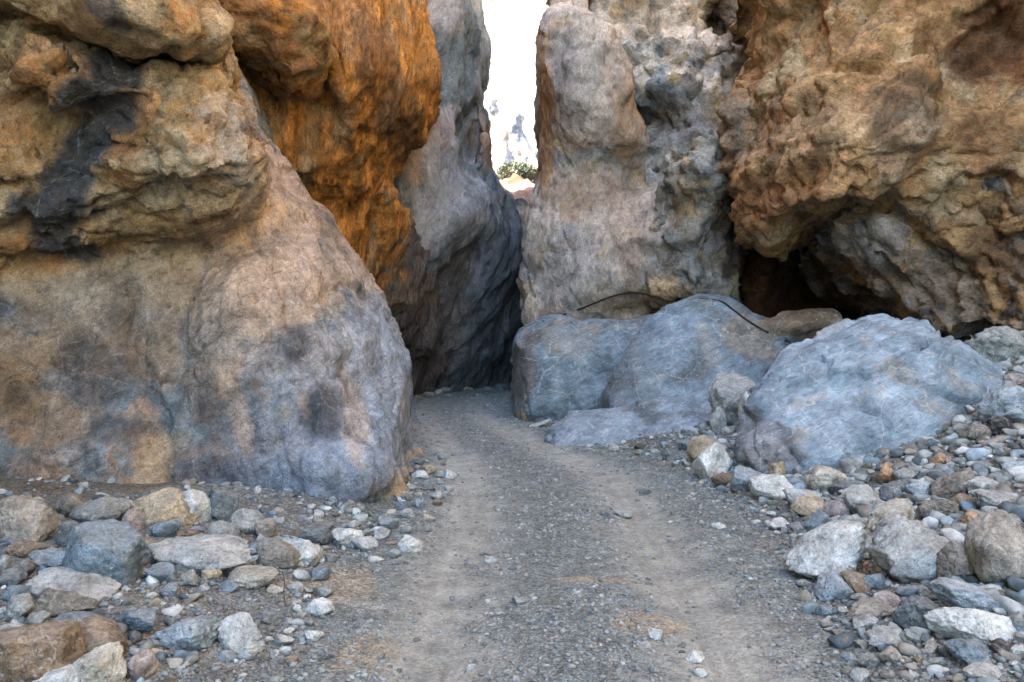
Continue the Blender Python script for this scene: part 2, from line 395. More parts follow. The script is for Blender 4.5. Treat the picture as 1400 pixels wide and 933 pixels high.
# ------------------------------------------------------------------ ground
RY = np.array([-8, 0, 3.6, 5.0, 7.0, 8.7, 11.6, 13.9, 16, 18.3, 20.5, 22, 26])
RL = np.array([-1.3, -1.1, -1.0, -1.05, -0.9, -0.85, -1.33, -1.6, -1.9, -2.0, -1.6, -0.6, 2])
RR = np.array([1.5, 1.4, 1.43, 1.74, 1.98, 1.8, 0.96, 0.26, 0.1, 0.15, 0.9, 2, 5])
TL = np.array([-.40, -.38, -.36, -.40, -.33, -.45, -1.02, -1.45, -1.75, -1.7, -1.1, 0, 3])
TR = np.array([1.05, 1.0, 1.02, 1.08, 1.10, 1.08, 0.22, -.40, -.8, -.75, .1, 1.2, 4])
def smooth_interp(y, xs, v):
    return (np.interp(y - 0.5, xs, v) + np.interp(y - 0.25, xs, v) + np.interp(y, xs, v) + np.interp(y + 0.25, xs, v) + np.interp(y + 0.5, xs, v)) / 5
def ground_base(X, Y):
    l = smooth_interp(Y, RY, RL) - X; r = X - smooth_interp(Y, RY, RR)
    near = 1 - sstep(9.5, 13, Y); nearL = 1 - sstep(7.5, 9.5, Y)
    z = nearL * (0.16 * sstep(0, 1.0, l) + 0.07 * np.clip(l - 0.8, 0, 4)) + near * np.where(r > 0, 0.03 * r + 0.21 * np.clip(r - 0.15, 0, 1.3) + 0.34 * np.clip(r - 1.45, 0, 5), 0)
    z = z + (1 - near) * 0.10 * sstep(0, 1, r)
    z = z + 2.2 * sstep(20.0, 60.0, Y) * 3
    return z
def ground_h(X, Y):
    X = np.asarray(X, float); Y = np.asarray(Y, float); z = ground_base(X, Y)
    tl = X - smooth_interp(Y, RY, TL); tr = X - smooth_interp(Y, RY, TR)
    on = np.exp(-(tl / 0.30) ** 2) + np.exp(-(tr / 0.30) ** 2)
    p = np.stack([X.ravel(), Y.ravel(), np.zeros(X.size)], 1).astype(np.float32)
    n = fbm(p * 0.9, 3, 3).reshape(X.shape); n2 = fbm(p * 6, 4, 9).reshape(X.shape)
    q = np.stack([np.minimum(np.abs(tl), np.abs(tr)).ravel() * 16, Y.ravel() * 0.45, np.zeros(X.size)], 1).astype(np.float32)
    sc = fbm(q, 3, 77).reshape(X.shape)
    return z - 0.055 * on + 0.02 * np.clip(on, 0, 1) * sc + 0.03 * n + 0.018 * n2 * (1.15 - np.clip(on, 0, 1))
def ground_at(x, y): return float(ground_h(np.array([x]), np.array([y]))[0])
xs = axis(-160, 160, -4.2, 6.2, 0.032, 1.25, 12); ys = axis(-60, 220, 2.9, 9.5, 0.032, 1.04, 12)
GX, GY = np.meshgrid(xs, ys, indexing='ij'); GZ = ground_h(GX, GY)
V = np.stack([GX.ravel(), GY.ravel(), GZ.ravel()], 1); p = V.astype(np.float32); nx, ny = GX.shape
ii = np.arange(nx * ny).reshape(nx, ny); F = np.stack([ii[:-1, :-1].ravel(), ii[1:, :-1].ravel(), ii[1:, 1:].ravel(), ii[:-1, 1:].ravel()], 1)
V[:, 2] += 0.006 * fbm(p * 12, 3, 5) * 1.6
tl = p[:, 0] - smooth_interp(p[:, 1], RY, TL); tr = p[:, 0] - smooth_interp(p[:, 1], RY, TR)
nz = fbm(p * 1.5, 5, 21, 0.6); nz2 = fbm(p * np.array([2.5, 0.8, 1], np.float32), 4, 27)
track = np.clip(1.25 * np.exp(-((tl / 0.33) ** 2)) + 1.25 * np.exp(-((tr / 0.36) ** 2)), 0, 1) * sstep(-0.45, 0.08, nz + 0.4 * nz2 + 0.3 * sstep(6, 10, p[:, 1]))
GRAVEL = np.array((0.25, 0.285, 0.275)); DUST = np.array((0.44, 0.455, 0.405)); DIRT = np.array((0.25, 0.24, 0.20))
edge = np.clip(sstep(-0.1, 0.5, smooth_interp(p[:, 1], RY, RL) - p[:, 0]) + sstep(-0.1, 0.5, p[:, 0] - smooth_interp(p[:, 1], RY, RR)), 0, 1)
sq = np.stack([np.minimum(np.abs(tl), np.abs(tr)) * 16, p[:, 1] * 0.45, 0 * tl], 1).astype(np.float32); scuff = fbm(sq, 4, 77)
col = np.tile(GRAVEL, (len(V), 1)) * (1 + 0.55 * fbm(p * 5, 5, 33, 0.65))[:, None]
w = (edge * sstep(-0.2, 0.2, nz))[:, None]; col = col * (1 - w) + DIRT * w
w = sstep(0.12, 0.35, fbm(p * np.array([0.9, 1.6, 1], np.float32), 4, 44))[:, None] * 0.55; col = col * (1 - w) + DUST * w
w = (0.92 * track)[:, None]; col = col * (1 - w) + DUST * (1 + 0.45 * scuff)[:, None] * w
for bx, by, rx, ry in ((-1.12, 4.95, 0.32, 0.5), (0.75, 4.4, 0.22, 0.2), (0.55, 5.1, 0.35, 0.1), (-0.75, 4.0, 0.2, 0.3)):     # sandy patches
    w = (0.75 * (1 - sstep(0.5, 1.1, np.sqrt(((p[:, 0] - bx) / rx) ** 2 + ((p[:, 1] - by) / ry) ** 2) + 0.9 * nz)))[:, None]; col = col * (1 - w) + np.array((.48, .42, .31)) * w
def ground_material():
    m = rock_material('road_gravel', veins=0, bands=0, cracks=0, speck=0.3, bump=0.85, rough=0.95, fine=2.4, spec=0.1, pebbles=1.0, var=0.25, pocks=0.3)
    return m
ground = make_obj('ground', V, F, ground_material(), col=np.hstack([np.clip(col, 0.02, 0.8), 1 - 0.9 * track[:, None]]))
tag(ground, 'grey gravel track with tan dusty wheel ruts through the canyon floor', kind='structure')
print('ground', time.time() - T0, len(V))

def ray_ground(px, py):
    """where the sight line through a pixel meets the ground"""
    d = np.concatenate([np.arange(2.2, 14, 0.02), np.arange(14, 60, 0.1)])
    X = (px - CX) / FPX * d; Z = CAMZ - (py - HY) / FPX * d
    hit = np.nonzero(Z <= ground_h(X, d))[0]
    return d[hit[0]] if len(hit) else 40.0

def build(name, mass, layers, base, blobs, mat, parent=None, seed=0, smooth=2, edge=0.6, nfreq=2.2):
    V, F = mass.mesh(smooth); V = displace(V, F, layers, seed); col = paint(V, base, blobs, seed + 500, nfreq, edge)
    o = make_obj(name, V, F, mat, parent, col=col)
    print(name, len(F), round(time.time() - T0, 1)); return o
def thing(name, label, cat, loc=(0, 0, 0), group=None):
    o = bpy.data.objects.new(name, None); C.objects.link(o); o.empty_display_size = 0.2
    return tag(o, label, cat, group)

# ------------------------------------------------------------------ left front cliff: buttress, bulge, top ledge
cliff = thing('cliff', 'big front left rock buttress, blue grey and pink below an overhanging brown bulge', 'cliff')
m = Mass((-10, -0.4, -4.8, -0.6), (4.8, 17, 5.7, 10.2), (-0.7, 6.5, -0.2, 4.5), 0.038)
m.face([(0, 690, 7.0), (150, 690, 7.15), (300, 690, 7.25), (450, 710, 7.05), (530, 705, 7.1), (60, 600, 6.95), (200, 600, 7.2), (340, 600, 7.15), (460, 600, 7.15), (530, 590, 7.5), (0, 500, 6.9),
        (100, 500, 7.1), (200, 480, 7.4), (255, 480, 7.5), (300, 500, 7.25), (400, 480, 7.45), (480, 480, 7.9), (540, 500, 8.5), (0, 400, 7.1), (110, 400, 7.3), (200, 400, 7.55), (285, 380, 7.8), (330, 400, 7.4), (430, 390, 8.1), (500, 400, 8.9),
        (310, 320, 7.9), (360, 280, 8.2), (430, 300, 8.8), (350, 200, 8.7), (400, 230, 9.2), (0, 300, 7.4), (200, 300, 7.7), ('w', -5.5, 0.2, 6.6), ('w', -5.6, 2.5, 6.6), ('w', -8, 1, 6.3), ('w', -8, 4, 6.5), ('w', -4, 5, 8.5), ('w', -2, 5, 10.5)],
       [(560, 620, 8.2), (566, 560, 8.4), (560, 490, 8.6), (540, 430, 8.9), (502, 360, 9.1), (470, 300, 9.3), (420, 230, 9.6), (372, 160, 9.8), ('w', -3.4, 5.2), ('w', -5, 6.2), ('w', -9.3, 6.2), ('w', -9.3, -0.6), ('w', -0.8, -0.6), (552, 670, 7.6)],
       k=0.7, slope=-0.15, y0=8.4)
m.sub(P(245, 640, 7.0), (0.035, 0.3, 0.28), 0.08); m.sub(P(262, 420, 7.2), (0.28, 0.22, 0.7), 0.06, rot=-8); m.sub(P(185, 440, 7.3), (0.09, 0.25, 0.5), 0.1, rot=5)
m.add(P(120, 640, 7.15), (1.0, 0.35, 0.45), 0.25, rot=-12); m.add(P(450, 645, 7.2), (0.55, 0.3, 0.3), 0.25); m.add(P(300, 645, 7.25), (0.42, 0.26, 0.40), 0.06); m.add(P(30, 640, 7.1), (0.9, 0.32, 0.36), 0.08, rot=-8)
m.sub(P(60, 540, 6.85), (0.5, 0.2, 0.3), 0.2); m.sub(P(430, 560, 7.15), (0.3, 0.12, 0.3), 0.15, rot=30)
D1 = m.D
m.face([(50, 345, 7.05), (150, 330, 7.25), (250, 318, 7.4), (320, 275, 7.1), (0, 375, 7.0), (0, 290, 6.6), (100, 280, 6.7), (200, 265, 6.65), (290, 240, 6.55), (335, 200, 6.75), (0, 200, 6.4), (60, 150, 6.55), (120, 200, 6.75), (160, 200, 6.55), (230, 180, 6.4), (310, 140, 6.6),
        (40, 90, 6.05), (100, 110, 6.2), (150, 70, 6.5), (200, 110, 6.4), (260, 100, 6.6), (300, 70, 6.9), (220, 40, 6.7), (100, 40, 6.3), (0, 40, 6.3), ('w', -5, 3, 6.2), ('w', -8, 3, 6), ('w', -4, 5, 7), ('w', -2, 5, 7.5)],
       [(318, 70, 7.0), (332, 120, 6.9), (342, 190, 6.8), (340, 250, 6.8), (305, 300, 7.1), (250, 330, 7.4), (180, 345, 7.4), (105, 360, 7.2), (0, 385, 7.1), ('w', -6, 2.0), ('w', -9.5, 1.9), ('w', -9.5, 6), ('w', -4, 6), (290, 30, 7.4)],
       k=0.3, slope=-0.28, y0=6.9)
m.D = smin(D1, m.D, 0.22)
m.sub(P(60, 128, 5.95), (1.0, 0.35, 0.05), 0.10, rot=14); m.sub(P(215, 46, 6.4), (0.62, 0.8, 0.13), 0.06, rot=-3); m.sub(P(90, 36, 6.1), (0.6, 0.5, 0.07), 0.06, rot=-6); m.sub(P(185, 115, 6.0), (0.5, 0.2, 0.03), 0.06, rot=-3); m.sub(P(92, 60, 6.2), (0.03, 0.3, 0.2), 0.06)
m.sub(P(80, 165, 6.1), (0.5, 0.3, 0.1), 0.12, rot=25)
V, F = m.mesh(2)
zb = np.interp(V[:, 0], (-4.6, -3.9, -3.2, -2.6, -2.2), (2.10, 2.22, 2.45, 2.65, 2.85)) + 0.22 * fbm(V.astype(np.float32) * 1.6, 4, 5)
wB = sstep(-0.28, 0.22, V[:, 2] - zb) * (1 - sstep(7.3, 8.0, V[:, 1] - 0.0 * V[:, 0]))      # rough brown bulge above, worn face below
layA = [('fbm', 0.7, 0.10), ('ridge', 0.8, 0.06, (1, 1, 0.6)), ('facet', 1.0, 0.10, (1, 1, 0.55)), ('facet', 2.6, 0.035, (1, 1, .7)), ('ridge', 2.6, 0.026, (1, 1, 0.6)), ('fbm', 6, 0.014), ('ridge', 9, 0.009), ('crack', 1.0, 0.04, (1, 1, .5)), ('crack', 3, 0.015)]
layB = [('fbm', 0.9, 0.10), ('ridge', 1.1, 0.10, (0.7, 1, 1.3)), ('billow', 1.0, 0.12, (.5, 1, 1.4), 20), ('facet', 1.6, 0.15, (.7, 1, 1.3), 15), ('crack', 1.5, 0.06, (.7, 1, 1.3)), ('facet', 4.5, 0.05), ('crack', 4.5, 0.03), ('ridge', 6, 0.022), ('block', 10, 0.02)]
VA = displace(V, F, layA, 11); VB = displace(V, F, layB, 23)
colA = paint(VA, [(.27, .255, .225), (PINK, 0.04, 0.9, (1, 1, 0.5), .8), (BLUE, 0.05, 1.5), (PALE, 0.15, 1.7, (1, 1, 0.6), 0.6), (SLATE, 0.16, 2.6, (1, 1, 0.8), 0.75), ((.34, .21, .11), .17, 2.2, (1, 1, .7), .6)],
      [(430, 630, 7.2, 150, 80, 0, (.29, .355, .42), 0.75), (500, 520, 8, 60, 140, 0, (.30, .36, .42), 0.85), (420, 500, 7.6, 80, 60, 20, (.40, .42, .44), .6), (300, 300, 8, 90, 50, 10, TAN, .75), (150, 340, 7.6, 220, 60, -5, TAN, 0.8), (390, 270, 9, 40, 110, 28, PINK, 0.9), (345, 300, 8.2, 50, 50, 0, (0.6, .44, .28), .9),  # bright peach blobs below the bulge also paint in warm bounce light
       (420, 250, 9, 14, 60, 25, DARK, 0.65), (450, 330, 8.8, 12, 60, 22, DARK, 0.55), (280, 385, 7.6, 36, 72, 8, (0.13, 0.105, 0.085), 0.85), (285, 540, 7.3, 30, 60, 5, (0.2, 0.16, 0.13), 0.6),
       (150, 380, 7.4, 240, 60, -3, (.48, .37, .23), .85), (370, 380, 8, 110, 80, 30, (.56, .44, .33), .85), (250, 470, 7.4, 120, 60, 0, (.44, .36, .27), .6), (90, 460, 7.1, 150, 60, 0, (.30, .24, .16), .6), (110, 520, 7.1, 60, 60, 0, SLATE, 0.65), (180, 590, 7.1, 60, 18, -8, SLATE, .6), (405, 470, 7.6, 22, 26, 0, SLATE, .6), (440, 560, 7.4, 34, 40, 0, (.11, .105, .10), .7), (360, 590, 7.3, 40, 26, 0, SLATE, .5), (300, 640, 7.2, 60, 22, 0, (.15, .18, .22), .6), (480, 560, 7.6, 10, 90, 25, (.52, .44, .36), .6), (330, 560, 7.3, 14, 70, 20, (.50, .40, .30), .6), (235, 640, 7.1, 10, 50, 0, DARK, .5), (20, 540, 7, 50, 60, 0, (.33, .22, .11), .6), (140, 400, 7.3, 90, 40, 0, (.36, .32, .25), .6), (60, 570, 7.0, 60, 40, 0, BROWN, 0.45), (170, 430, 7.4, 20, 70, 5, DARK, 0.45), (60, 650, 7, 100, 25, -8, UMBER, .45), (215, 630, 7.1, 22, 60, 0, TAN, 0.7), (510, 700, 7.1, 60, 14, 12, TAN, 0.8), (545, 680, 7.4, 14, 40, 0, TAN, .7),
       (400, 705, 7.1, 120, 12, 0, TAN, 0.7)], 511, 2.2, 0.6)
colB = paint(VB, [(.44, .29, .13), (TAN, 0.05, 1.1), (RUST, 0.14, 1.7, (1, 1, 0.8), 0.7), (GREY, 0.25, 2.0, (1, 1, 1), 0.5)],
      [(148, 85, 6.3, 34, 60, -8, (.075, .075, .07), 1), (128, 140, 6.3, 40, 36, -20, (.075, .075, .07), 1), (95, 190, 6.4, 42, 46, -35, (.075, .077, .075), 1), (68, 240, 6.35, 38, 60, -22, (.075, .077, .075), 1), (42, 310, 6.6, 36, 60, -15, (.07, .075, .075), .95), (285, 190, 6.2, 30, 90, 10, PALE, 0.4), (340, 130, 6.6, 14, 60, -20, (.19, .15, .13), 0.7), (215, 60, 6.6, 60, 25, 0, UMBER, .4), (230, 295, 6.6, 90, 20, 10, (.30, .16, .06), 0.6)], 523, 2.2, 0.6)
V = VA * (1 - wB[:, None]) + VB * wB[:, None]; wC = sstep(0.25, 0.75, wB + 0.25 * fbm(V.astype(np.float32) * 4, 4, 8))[:, None]
make_obj('front_face', V, F, M_front, cliff, col=colA * (1 - wC) + colB * wC)
print('front_face', len(F), round(time.time() - T0, 1))
m = Mass((-26, -2.2, -4.2, -2.4), (-26, 17, 5.2, 7.6), (3.4, 23, 3.75, 4.5), 0.045)  # off-frame height and forward run are shaped to keep sun off the floor
m.face([(0, 20, 5.75), (120, 20, 5.75), (220, 15, 5.85), (285, 0, 6.1), (100, -30, 5.9), ('w', -3.9, 5.5, 6.2), ('w', -5.0, 5.5, 4.5), ('w', -5.6, 8, 0), ('w', -6, 15, -6), ('w', -6.4, 22, -10), ('w', -6.2, 4.5, -3), ('w', -8, 6, -22), ('w', -9, 20, -24), ('w', -3, 10, 7.5), ('w', -3, 20, 9), ('w', -16, 10, -24), ('w', -24, 10, -24)],
       [(292, -10, 6.5), (285, 20, 6.3), (255, 38, 6.1), (170, 42, 6.0), (90, 30, 5.9), (0, 14, 5.9), ('w', -4.6, 4.1), ('w', -7, 3.5), ('w', -25, 3.5), ('w', -25, 21.5), ('w', -5, 21), ('w', -3.2, 14), ('w', -2.9, 6)], k=0.35, slope=-0.28, y0=6.4)
build('ledge', m, [('fbm', 0.5, 0.25), ('ridge', 1.1, 0.10), ('block', 1.5, 0.15), ('block', 4.2, 0.06), ('ridge', 6, 0.03), ('fbm', 13, 0.015)],
      [BROWN, (TAN, 0.05, 1.2), (RUST, 0.12, 1.7, (1, 1, 0.8), 0.7)], [(150, 20, 5.9, 25, 25, 0, SLATE, .8)], M_rough, cliff, 37)
m = Mass((-26, -4.4, -7, -4.6), (-26, 8, 2, 6.5), (-1, 8, 0, 4.0), 0.25)
m.face([('w', -5.2, 0, 6.6), ('w', -5.2, 3, 6.4), ('w', -6.2, 1, 3), ('w', -6.8, 1, -4), ('w', -6.6, 4, -4), ('w', -8, 3, -20), ('w', -12, 3, -24), ('w', -24, 3, -24)], [('w', -5.0, -1), ('w', -4.9, 4), ('w', -5.4, 7), ('w', -25, 7), ('w', -25, -1)], k=0.4)
build('side_face', m, [('fbm', 0.4, 0.4), ('block', 0.8, 0.3)], [GREY, (BROWN, 0.0, 0.6), (PINK, 0.1, 1)], [], M_rough, cliff, 41)

# ------------------------------------------------------------------ left middle cliff: orange fluted wall with a hanging lobe
cliff2 = thing('cliff', 'orange rust-stained fluted rock wall behind the front left buttress', 'cliff')
m = Mass((-14, -0.4, -5.0, -0.6), (8.5, 24, 10.0, 19.2), (-0.8, 26, -0.2, 8.0), 0.072)
m.face([(300, 40, 11.6), (370, 60, 11.8), (400, 130, 11.9), (450, 60, 11.3), (450, 150, 12.0), (500, 60, 11.9), (500, 160, 12.3), (550, 60, 13.0), (590, 70, 14.0), (550, 150, 13.2), (520, 220, 13.6), (450, 230, 12.8), (480, 280, 14.2), (520, 300, 15.0), (560, 330, 16), (520, 380, 15.6), (560, 430, 17), (610, 400, 17.8), (560, 500, 18.6), (600, 500, 19.2), (350, 250, 12), (400, 400, 14),
        ('w', -6, 2, 11), ('w', -6, 8, 11), ('w', -3, 9, 11.5), ('w', -1.5, 9, 14), ('w', -2, 20, 14), ('w', -8, 18, 12), ('w', -4, 0, 14), ('w', -1.6, -0.3, 20)],
       [(575, -20, 14.5), (598, 45, 14.4), (610, 72, 14.4), (597, 110, 14.4), (577, 168, 14.5), (552, 205, 14.8), (548, 250, 15.4), (580, 300, 16.2), (612, 350, 17.2), (632, 400, 18), (638, 460, 18.6), (635, 545, 19.3), ('w', -2.2, -0.7), ('w', -13, -0.7), ('w', -13, 16.5), ('w', -3.6, 16.5), ('w', -2.2, 11)],
       k=0.9, slope=-0.12, y0=14.4)
m.sub(P(420, 130, 11.3), (0.38, 0.9, 0.75), 0.3, rot=-10); m.sub(P(340, 100, 11.2), (0.3, 0.8, 0.6), 0.3)
build('fluted_wall', m, [('fbm', 0.4, 0.22), ('ridge', 0.9, 0.24, (1.3, 1.3, 0.25)), ('block', 0.8, 0.20, (1.2, 1, 0.5)), ('ridge', 2.4, 0.10, (1.4, 1.4, 0.3)), ('block', 2.6, 0.08, (1, 1, 0.6)), ('fbm', 6, 0.035)],
      [ORANGE, (BROWN, 0.10, 0.9, (1.6, 1.6, 0.3), .8), (UMBER, 0.18, 1.3, (1.6, 1.6, 0.3), 0.75), (TAN, 0.24, 1.2, (1.5, 1.5, 0.3), 0.7)],
      [(470, 30, 12, 60, 60, 0, (.42, .25, .13), 0.5), (580, 420, 17, 60, 130, -15, (.15, .125, .10), 0.9), (590, 500, 18.6, 90, 90, 0, (.12, .105, .095), .95), (600, 330, 17, 40, 70, -20, (.17, .15, .14), 0.8), (590, 80, 14, 20, 60, 0, RUST, 0.6), (545, 190, 13.5, 30, 45, 0, UMBER, 0.65), (530, 110, 13, 25, 80, 10, UMBER, 0.55)], M_flute, cliff2, 53)  # dark blobs near the foot hold shade as well as staining
m = Mass((-5.5, -1.6, -4.9, -2.0), (8.5, 14, 9.3, 12.4), (4.0, 9.0, 4.6, 6.6), 0.05)
m.face([(300, 10, 9.9), (350, 40, 10.1), (400, 60, 10.2), (430, 30, 10.2), (450, 60, 10.6), (300, -40, 10), (430, -40, 10.4), ('w', -5, 6, 10), ('w', -3, 8, 10.5), ('w', -5, 8, 10)],
       [(270, -60, 10), (280, 15, 10.2), (310, 45, 10.2), (350, 60, 10.2), (385, 82, 10.3), (412, 84, 10.3), (440, 70, 10.4), (455, 40, 10.5), (448, 0, 10.6), (440, -60, 10.6), ('w', -2.6, 8), ('w', -5, 8.4)], k=0.5, slope=-0.2, y0=10.2)
build('hanging_lobe', m, [('fbm', 0.7, 0.12), ('ridge', 1.5, 0.09), ('block', 1.8, 0.10), ('ridge', 4, 0.04), ('fbm', 9, 0.02)],
      [(.42, .22, .09), (BROWN, 0.05, 1.2), (ORANGE, 0.15, 1.5), (UMBER, 0.22, 2)], [], M_rough, cliff2, 59)

# ------------------------------------------------------------------ left back cliff: blue-grey wall at the bend
cliff3 = thing('cliff', 'grey back wall at the bend of the track with a tall shallow niche', 'cliff')
m = Mass((-12, 6, -3.4, 0.9), (14.5, 34, 16.0, 25), (-0.8, 26, -0.2, 9.6), 0.095)
m.face([(580, 100, 17.8), (600, 150, 17.9), (620, 60, 18.3), (650, 20, 18.6), (640, 120, 18.6), (665, 120, 19.3), (600, 10, 18.2), (560, 210, 17.0), (600, 225, 17.2), (640, 240, 18.0), (670, 260, 18.3), (700, 300, 19.4), (600, 290, 16.9), (650, 300, 17.4), (680, 350, 18.8), (710, 350, 20.0), (580, 380, 17.2), (640, 380, 18.2), (640, 450, 19.4), (700, 430, 20.8), (570, 520, 19.6), (640, 520, 20.9), (700, 515, 22.6), (720, 420, 21.8),
        ('w', -6, 4, 18), ('w', -6, 10, 18), ('w', -2, 20, 19), ('w', 2.5, 0, 25), ('w', 2.5, 3, 25), ('w', 5, 2, 28)],
       [(650, -30, 19), (657, 0, 19), (666, 30, 19), (666, 58, 19), (658, 90, 19), (667, 130, 19), (670, 175, 19), (680, 225, 19), (694, 258, 19), (704, 285, 19.4), (716, 300, 19.6), (724, 335, 20), ('w', 1.2, 3.4), ('w', 3, 3.3), ('w', 5.5, 3.6), ('w', 5.6, -0.7), ('w', -11, -0.7), ('w', -11, 17), ('w', -2.6, 17), ('w', -1.3, 13)],
       k=0.8, slope=-0.06, y0=19, back=33)
m.sub(P(648, 170, 18.5), (0.20, 1.3, 0.95), 0.12, rot=-8); m.sub(P(652, 135, 18.6), (0.16, 0.9, 0.5), 0.1, rot=10); m.sub(P(600, 520, 19.2), (2.2, 0.9, 0.35), 0.3); m.sub(P(656, 78, 18.8), (0.25, 0.5, 0.3), .2)
m.sub(P(625, 400, 18), (0.22, 1.0, 1.4), 0.4, rot=-22)
build('back_wall', m, [('fbm', 0.35, 0.3), ('ridge', 0.6, 0.14, (1, 1, 0.5)), ('facet', 0.6, 0.16, (1, 1, .55)), ('facet', 1.6, 0.05, (1, 1, .6)), ('ridge', 2.0, 0.05, (1, 1, .5)), ('fbm', 5, 0.03)],
      [(.36, .36, .355), (BLUE, 0.05, 0.6), ((.42, .37, .32), 0.14, 0.9, (1.3, 1.3, .4), 0.7), (SLATE, 0.2, 1.1, (1.3, 1.3, .5), 0.6)],
      [(650, 170, 18.9, 16, 60, -6, (.33, .22, .14), 0.6), (668, 180, 19, 10, 70, 0, RUST, .6), (600, 180, 17.8, 30, 30, 0, (.4, .3, .24), 0.5), (690, 420, 20, 60, 130, 0, (.16, .19, .22), 0.8), (600, 430, 18, 40, 120, -15, (.14, .12, .10), 0.7), (560, 230, 17, 25, 30, 0, PINK, .7), (640, 520, 20, 100, 40, 0, (.09, .09, .09), .7)], M_back, cliff3, 67)

# ------------------------------------------------------------------ right pillar cliff: pillar, crag behind, rough flank
cliff4 = thing('cliff', 'tall rounded grey and tan rock pillar on the right of the gap', 'cliff')
m = Mass((-0.6, 14, 0.0, 4.6), (12.2, 24, 13.0, 19), (-0.6, 16, 0.3, 8.6), 0.072)
m.face([(800, 440, 15.4), (800, 400, 15.0), (760, 420, 15.4), (800, 300, 15.2), (800, 230, 15.7), (800, 180, 15.2), (800, 80, 14.9), (770, 30, 15.2), (850, 140, 14.9), (870, 200, 15.0), (745, 100, 15.4), (740, 230, 16.0), (740, 300, 15.7), (725, 380, 16.0), (880, 240, 15.5), (870, 300, 14.9), (870, 400, 14.6), (920, 300, 14.3), (950, 330, 14.0), (920, 400, 14.2), (880, 425, 15.0), (1000, 350, 14.6), (960, 250, 13.7), (1000, 300, 14.6), (1030, 330, 16.0), (1060, 380, 17),
        ('w', 2, -0.3, 16), ('w', 5, 0, 17), ('w', 1, 9, 16.5), ('w', 2.5, 9, 16.5), ('w', 2, 14, 17.5), ('w', 5, 6, 16), ('w', 9, 5, 17), ('w', 8, 14, 18)],
       [(760, -25, 16), (742, 15, 16), (731, 60, 16), (728, 105, 16), (738, 150, 16), (738, 195, 16), (731, 245, 16), (718, 295, 16), (712, 350, 16), (714, 420, 16), (728, 470, 16), ('w', 0.95, 0.6), ('w', 1.2, -0.5), ('w', 12, -0.5), ('w', 12, 4), (1060, 290, 14), (1020, 260, 14), (990, 200, 14), (960, 190, 14), (925, 225, 14.3), (900, 238, 15), (893, 190, 15.2), (880, 140, 15.2), (862, 100, 15.2), (840, 60, 15.2), (822, 20, 15.2), (815, -30, 15.2), ('w', 1.9, 9.2), ('w', 1.2, 9)],
       k=0.75, slope=0.05, y0=16)
m.add(P(800, 100, 15.4), (0.75, 0.6, 1.1), 0.4); m.add(P(770, 60, 15.5), (0.5, 0.5, 0.7), 0.3); m.sub(P(765, 235, 15.0), (0.16, 0.5, 0.6), 0.25, rot=12); m.sub(P(830, 222, 15.1), (0.5, 0.45, 0.14), 0.2, rot=25)
m.sub(P(815, 45, 14.6), (0.10, 0.5, 0.22), 0.1, rot=-10); m.sub(P(880, 432, 14.2), (1.4, 0.8, 0.16), 0.15)
build('pillar', m, [('fbm', 0.5, 0.16), ('ridge', 0.8, 0.08), ('facet', 0.7, 0.13), ('facet', 2.2, 0.03), ('ridge', 2.6, 0.02), ('fbm', 6, 0.03), ('crack', .9, 0.05)],
      [(.55, .49, .41), ((.52, .40, .30), 0.08, 0.7, (1, 1, .6)), ((.42, .43, .41), 0.12, 1.3), (TAN, 0.2, 1.1, (1, 1, 1), 0.7), (SLATE, 0.34, 1.6, (1, 1, 1), 0.4)],
      [(790, 90, 15, 45, 80, 0, (.38, .38, .36), 0.7), (860, 160, 15, 28, 70, 8, (.42, .28, .16), 0.8), (745, 190, 16, 12, 90, 0, (.45, .26, .12), 0.75), (800, 260, 15.5, 55, 30, 0, (.40, .30, .21), 0.6), (860, 310, 15, 30, 100, 0, PINK, 0.5), (770, 370, 15.3, 50, 60, 0, (.38, .39, .38), .6), (960, 330, 14, 70, 80, 20, (.24, .22, .18), 0.7), (890, 410, 14.5, 90, 20, 0, (.30, .22, .12), 0.7), (985, 240, 14, 40, 40, 0, (.40, .33, .24), 0.6)], M_back, cliff4, 71)
m = Mass((1.6, 6, 2.0, 4.8), (12.4, 18, 12.9, 16.4), (0.6, 5.6, 1.4, 5.0), 0.055)
m.face([(890, 300, 14.6), (900, 400, 14.3), (930, 270, 14.0), (950, 330, 13.7), (960, 240, 13.4), (1000, 220, 13.5), (1000, 300, 14.2), (960, 410, 14.0), (1020, 380, 14.6), (1030, 320, 15.2), (880, 425, 14.8), (870, 360, 14.8)],
       [(905, 250, 14), (930, 215, 14), (955, 192, 14), (985, 195, 14), (1000, 225, 14), (1012, 265, 14), (1015, 330, 14), (1018, 430, 14), (960, 440, 14), (885, 418, 14), (872, 370, 14), (880, 300, 14)], k=0.4, slope=0.1, y0=14)
m.sub(P(985, 262, 13.2), (0.3, 0.45, 0.32), 0.15, rot=30); m.sub(P(940, 300, 13.5), (0.2, 0.3, 0.12), 0.1, rot=30)
build('flank', m, [('fbm', 0.7, 0.12), ('ridge', 1.2, 0.14), ('block', 1.6, 0.18), ('block', 4, 0.07), ('pit', 3, 0.10), ('ridge', 5, 0.04), ('fbm', 10, 0.02)],
      [(.27, .25, .20), (GREY, 0.05, 1.4), (TAN, .16, 1.5), (SLATE, .22, 1.8, (1, 1, 1), .7)], [(985, 215, 13.5, 40, 25, 0, PALE, .6), (1000, 290, 14, 30, 40, 0, UMBER, .6), (910, 410, 14.3, 50, 20, 0, (.30, .2, .1), .7)], M_rough, cliff4, 73)
m = Mass((0.6, 16, 1.0, 4.9), (14.2, 26, 15, 19), (2.5, 19, 3.4, 8.8), 0.085)
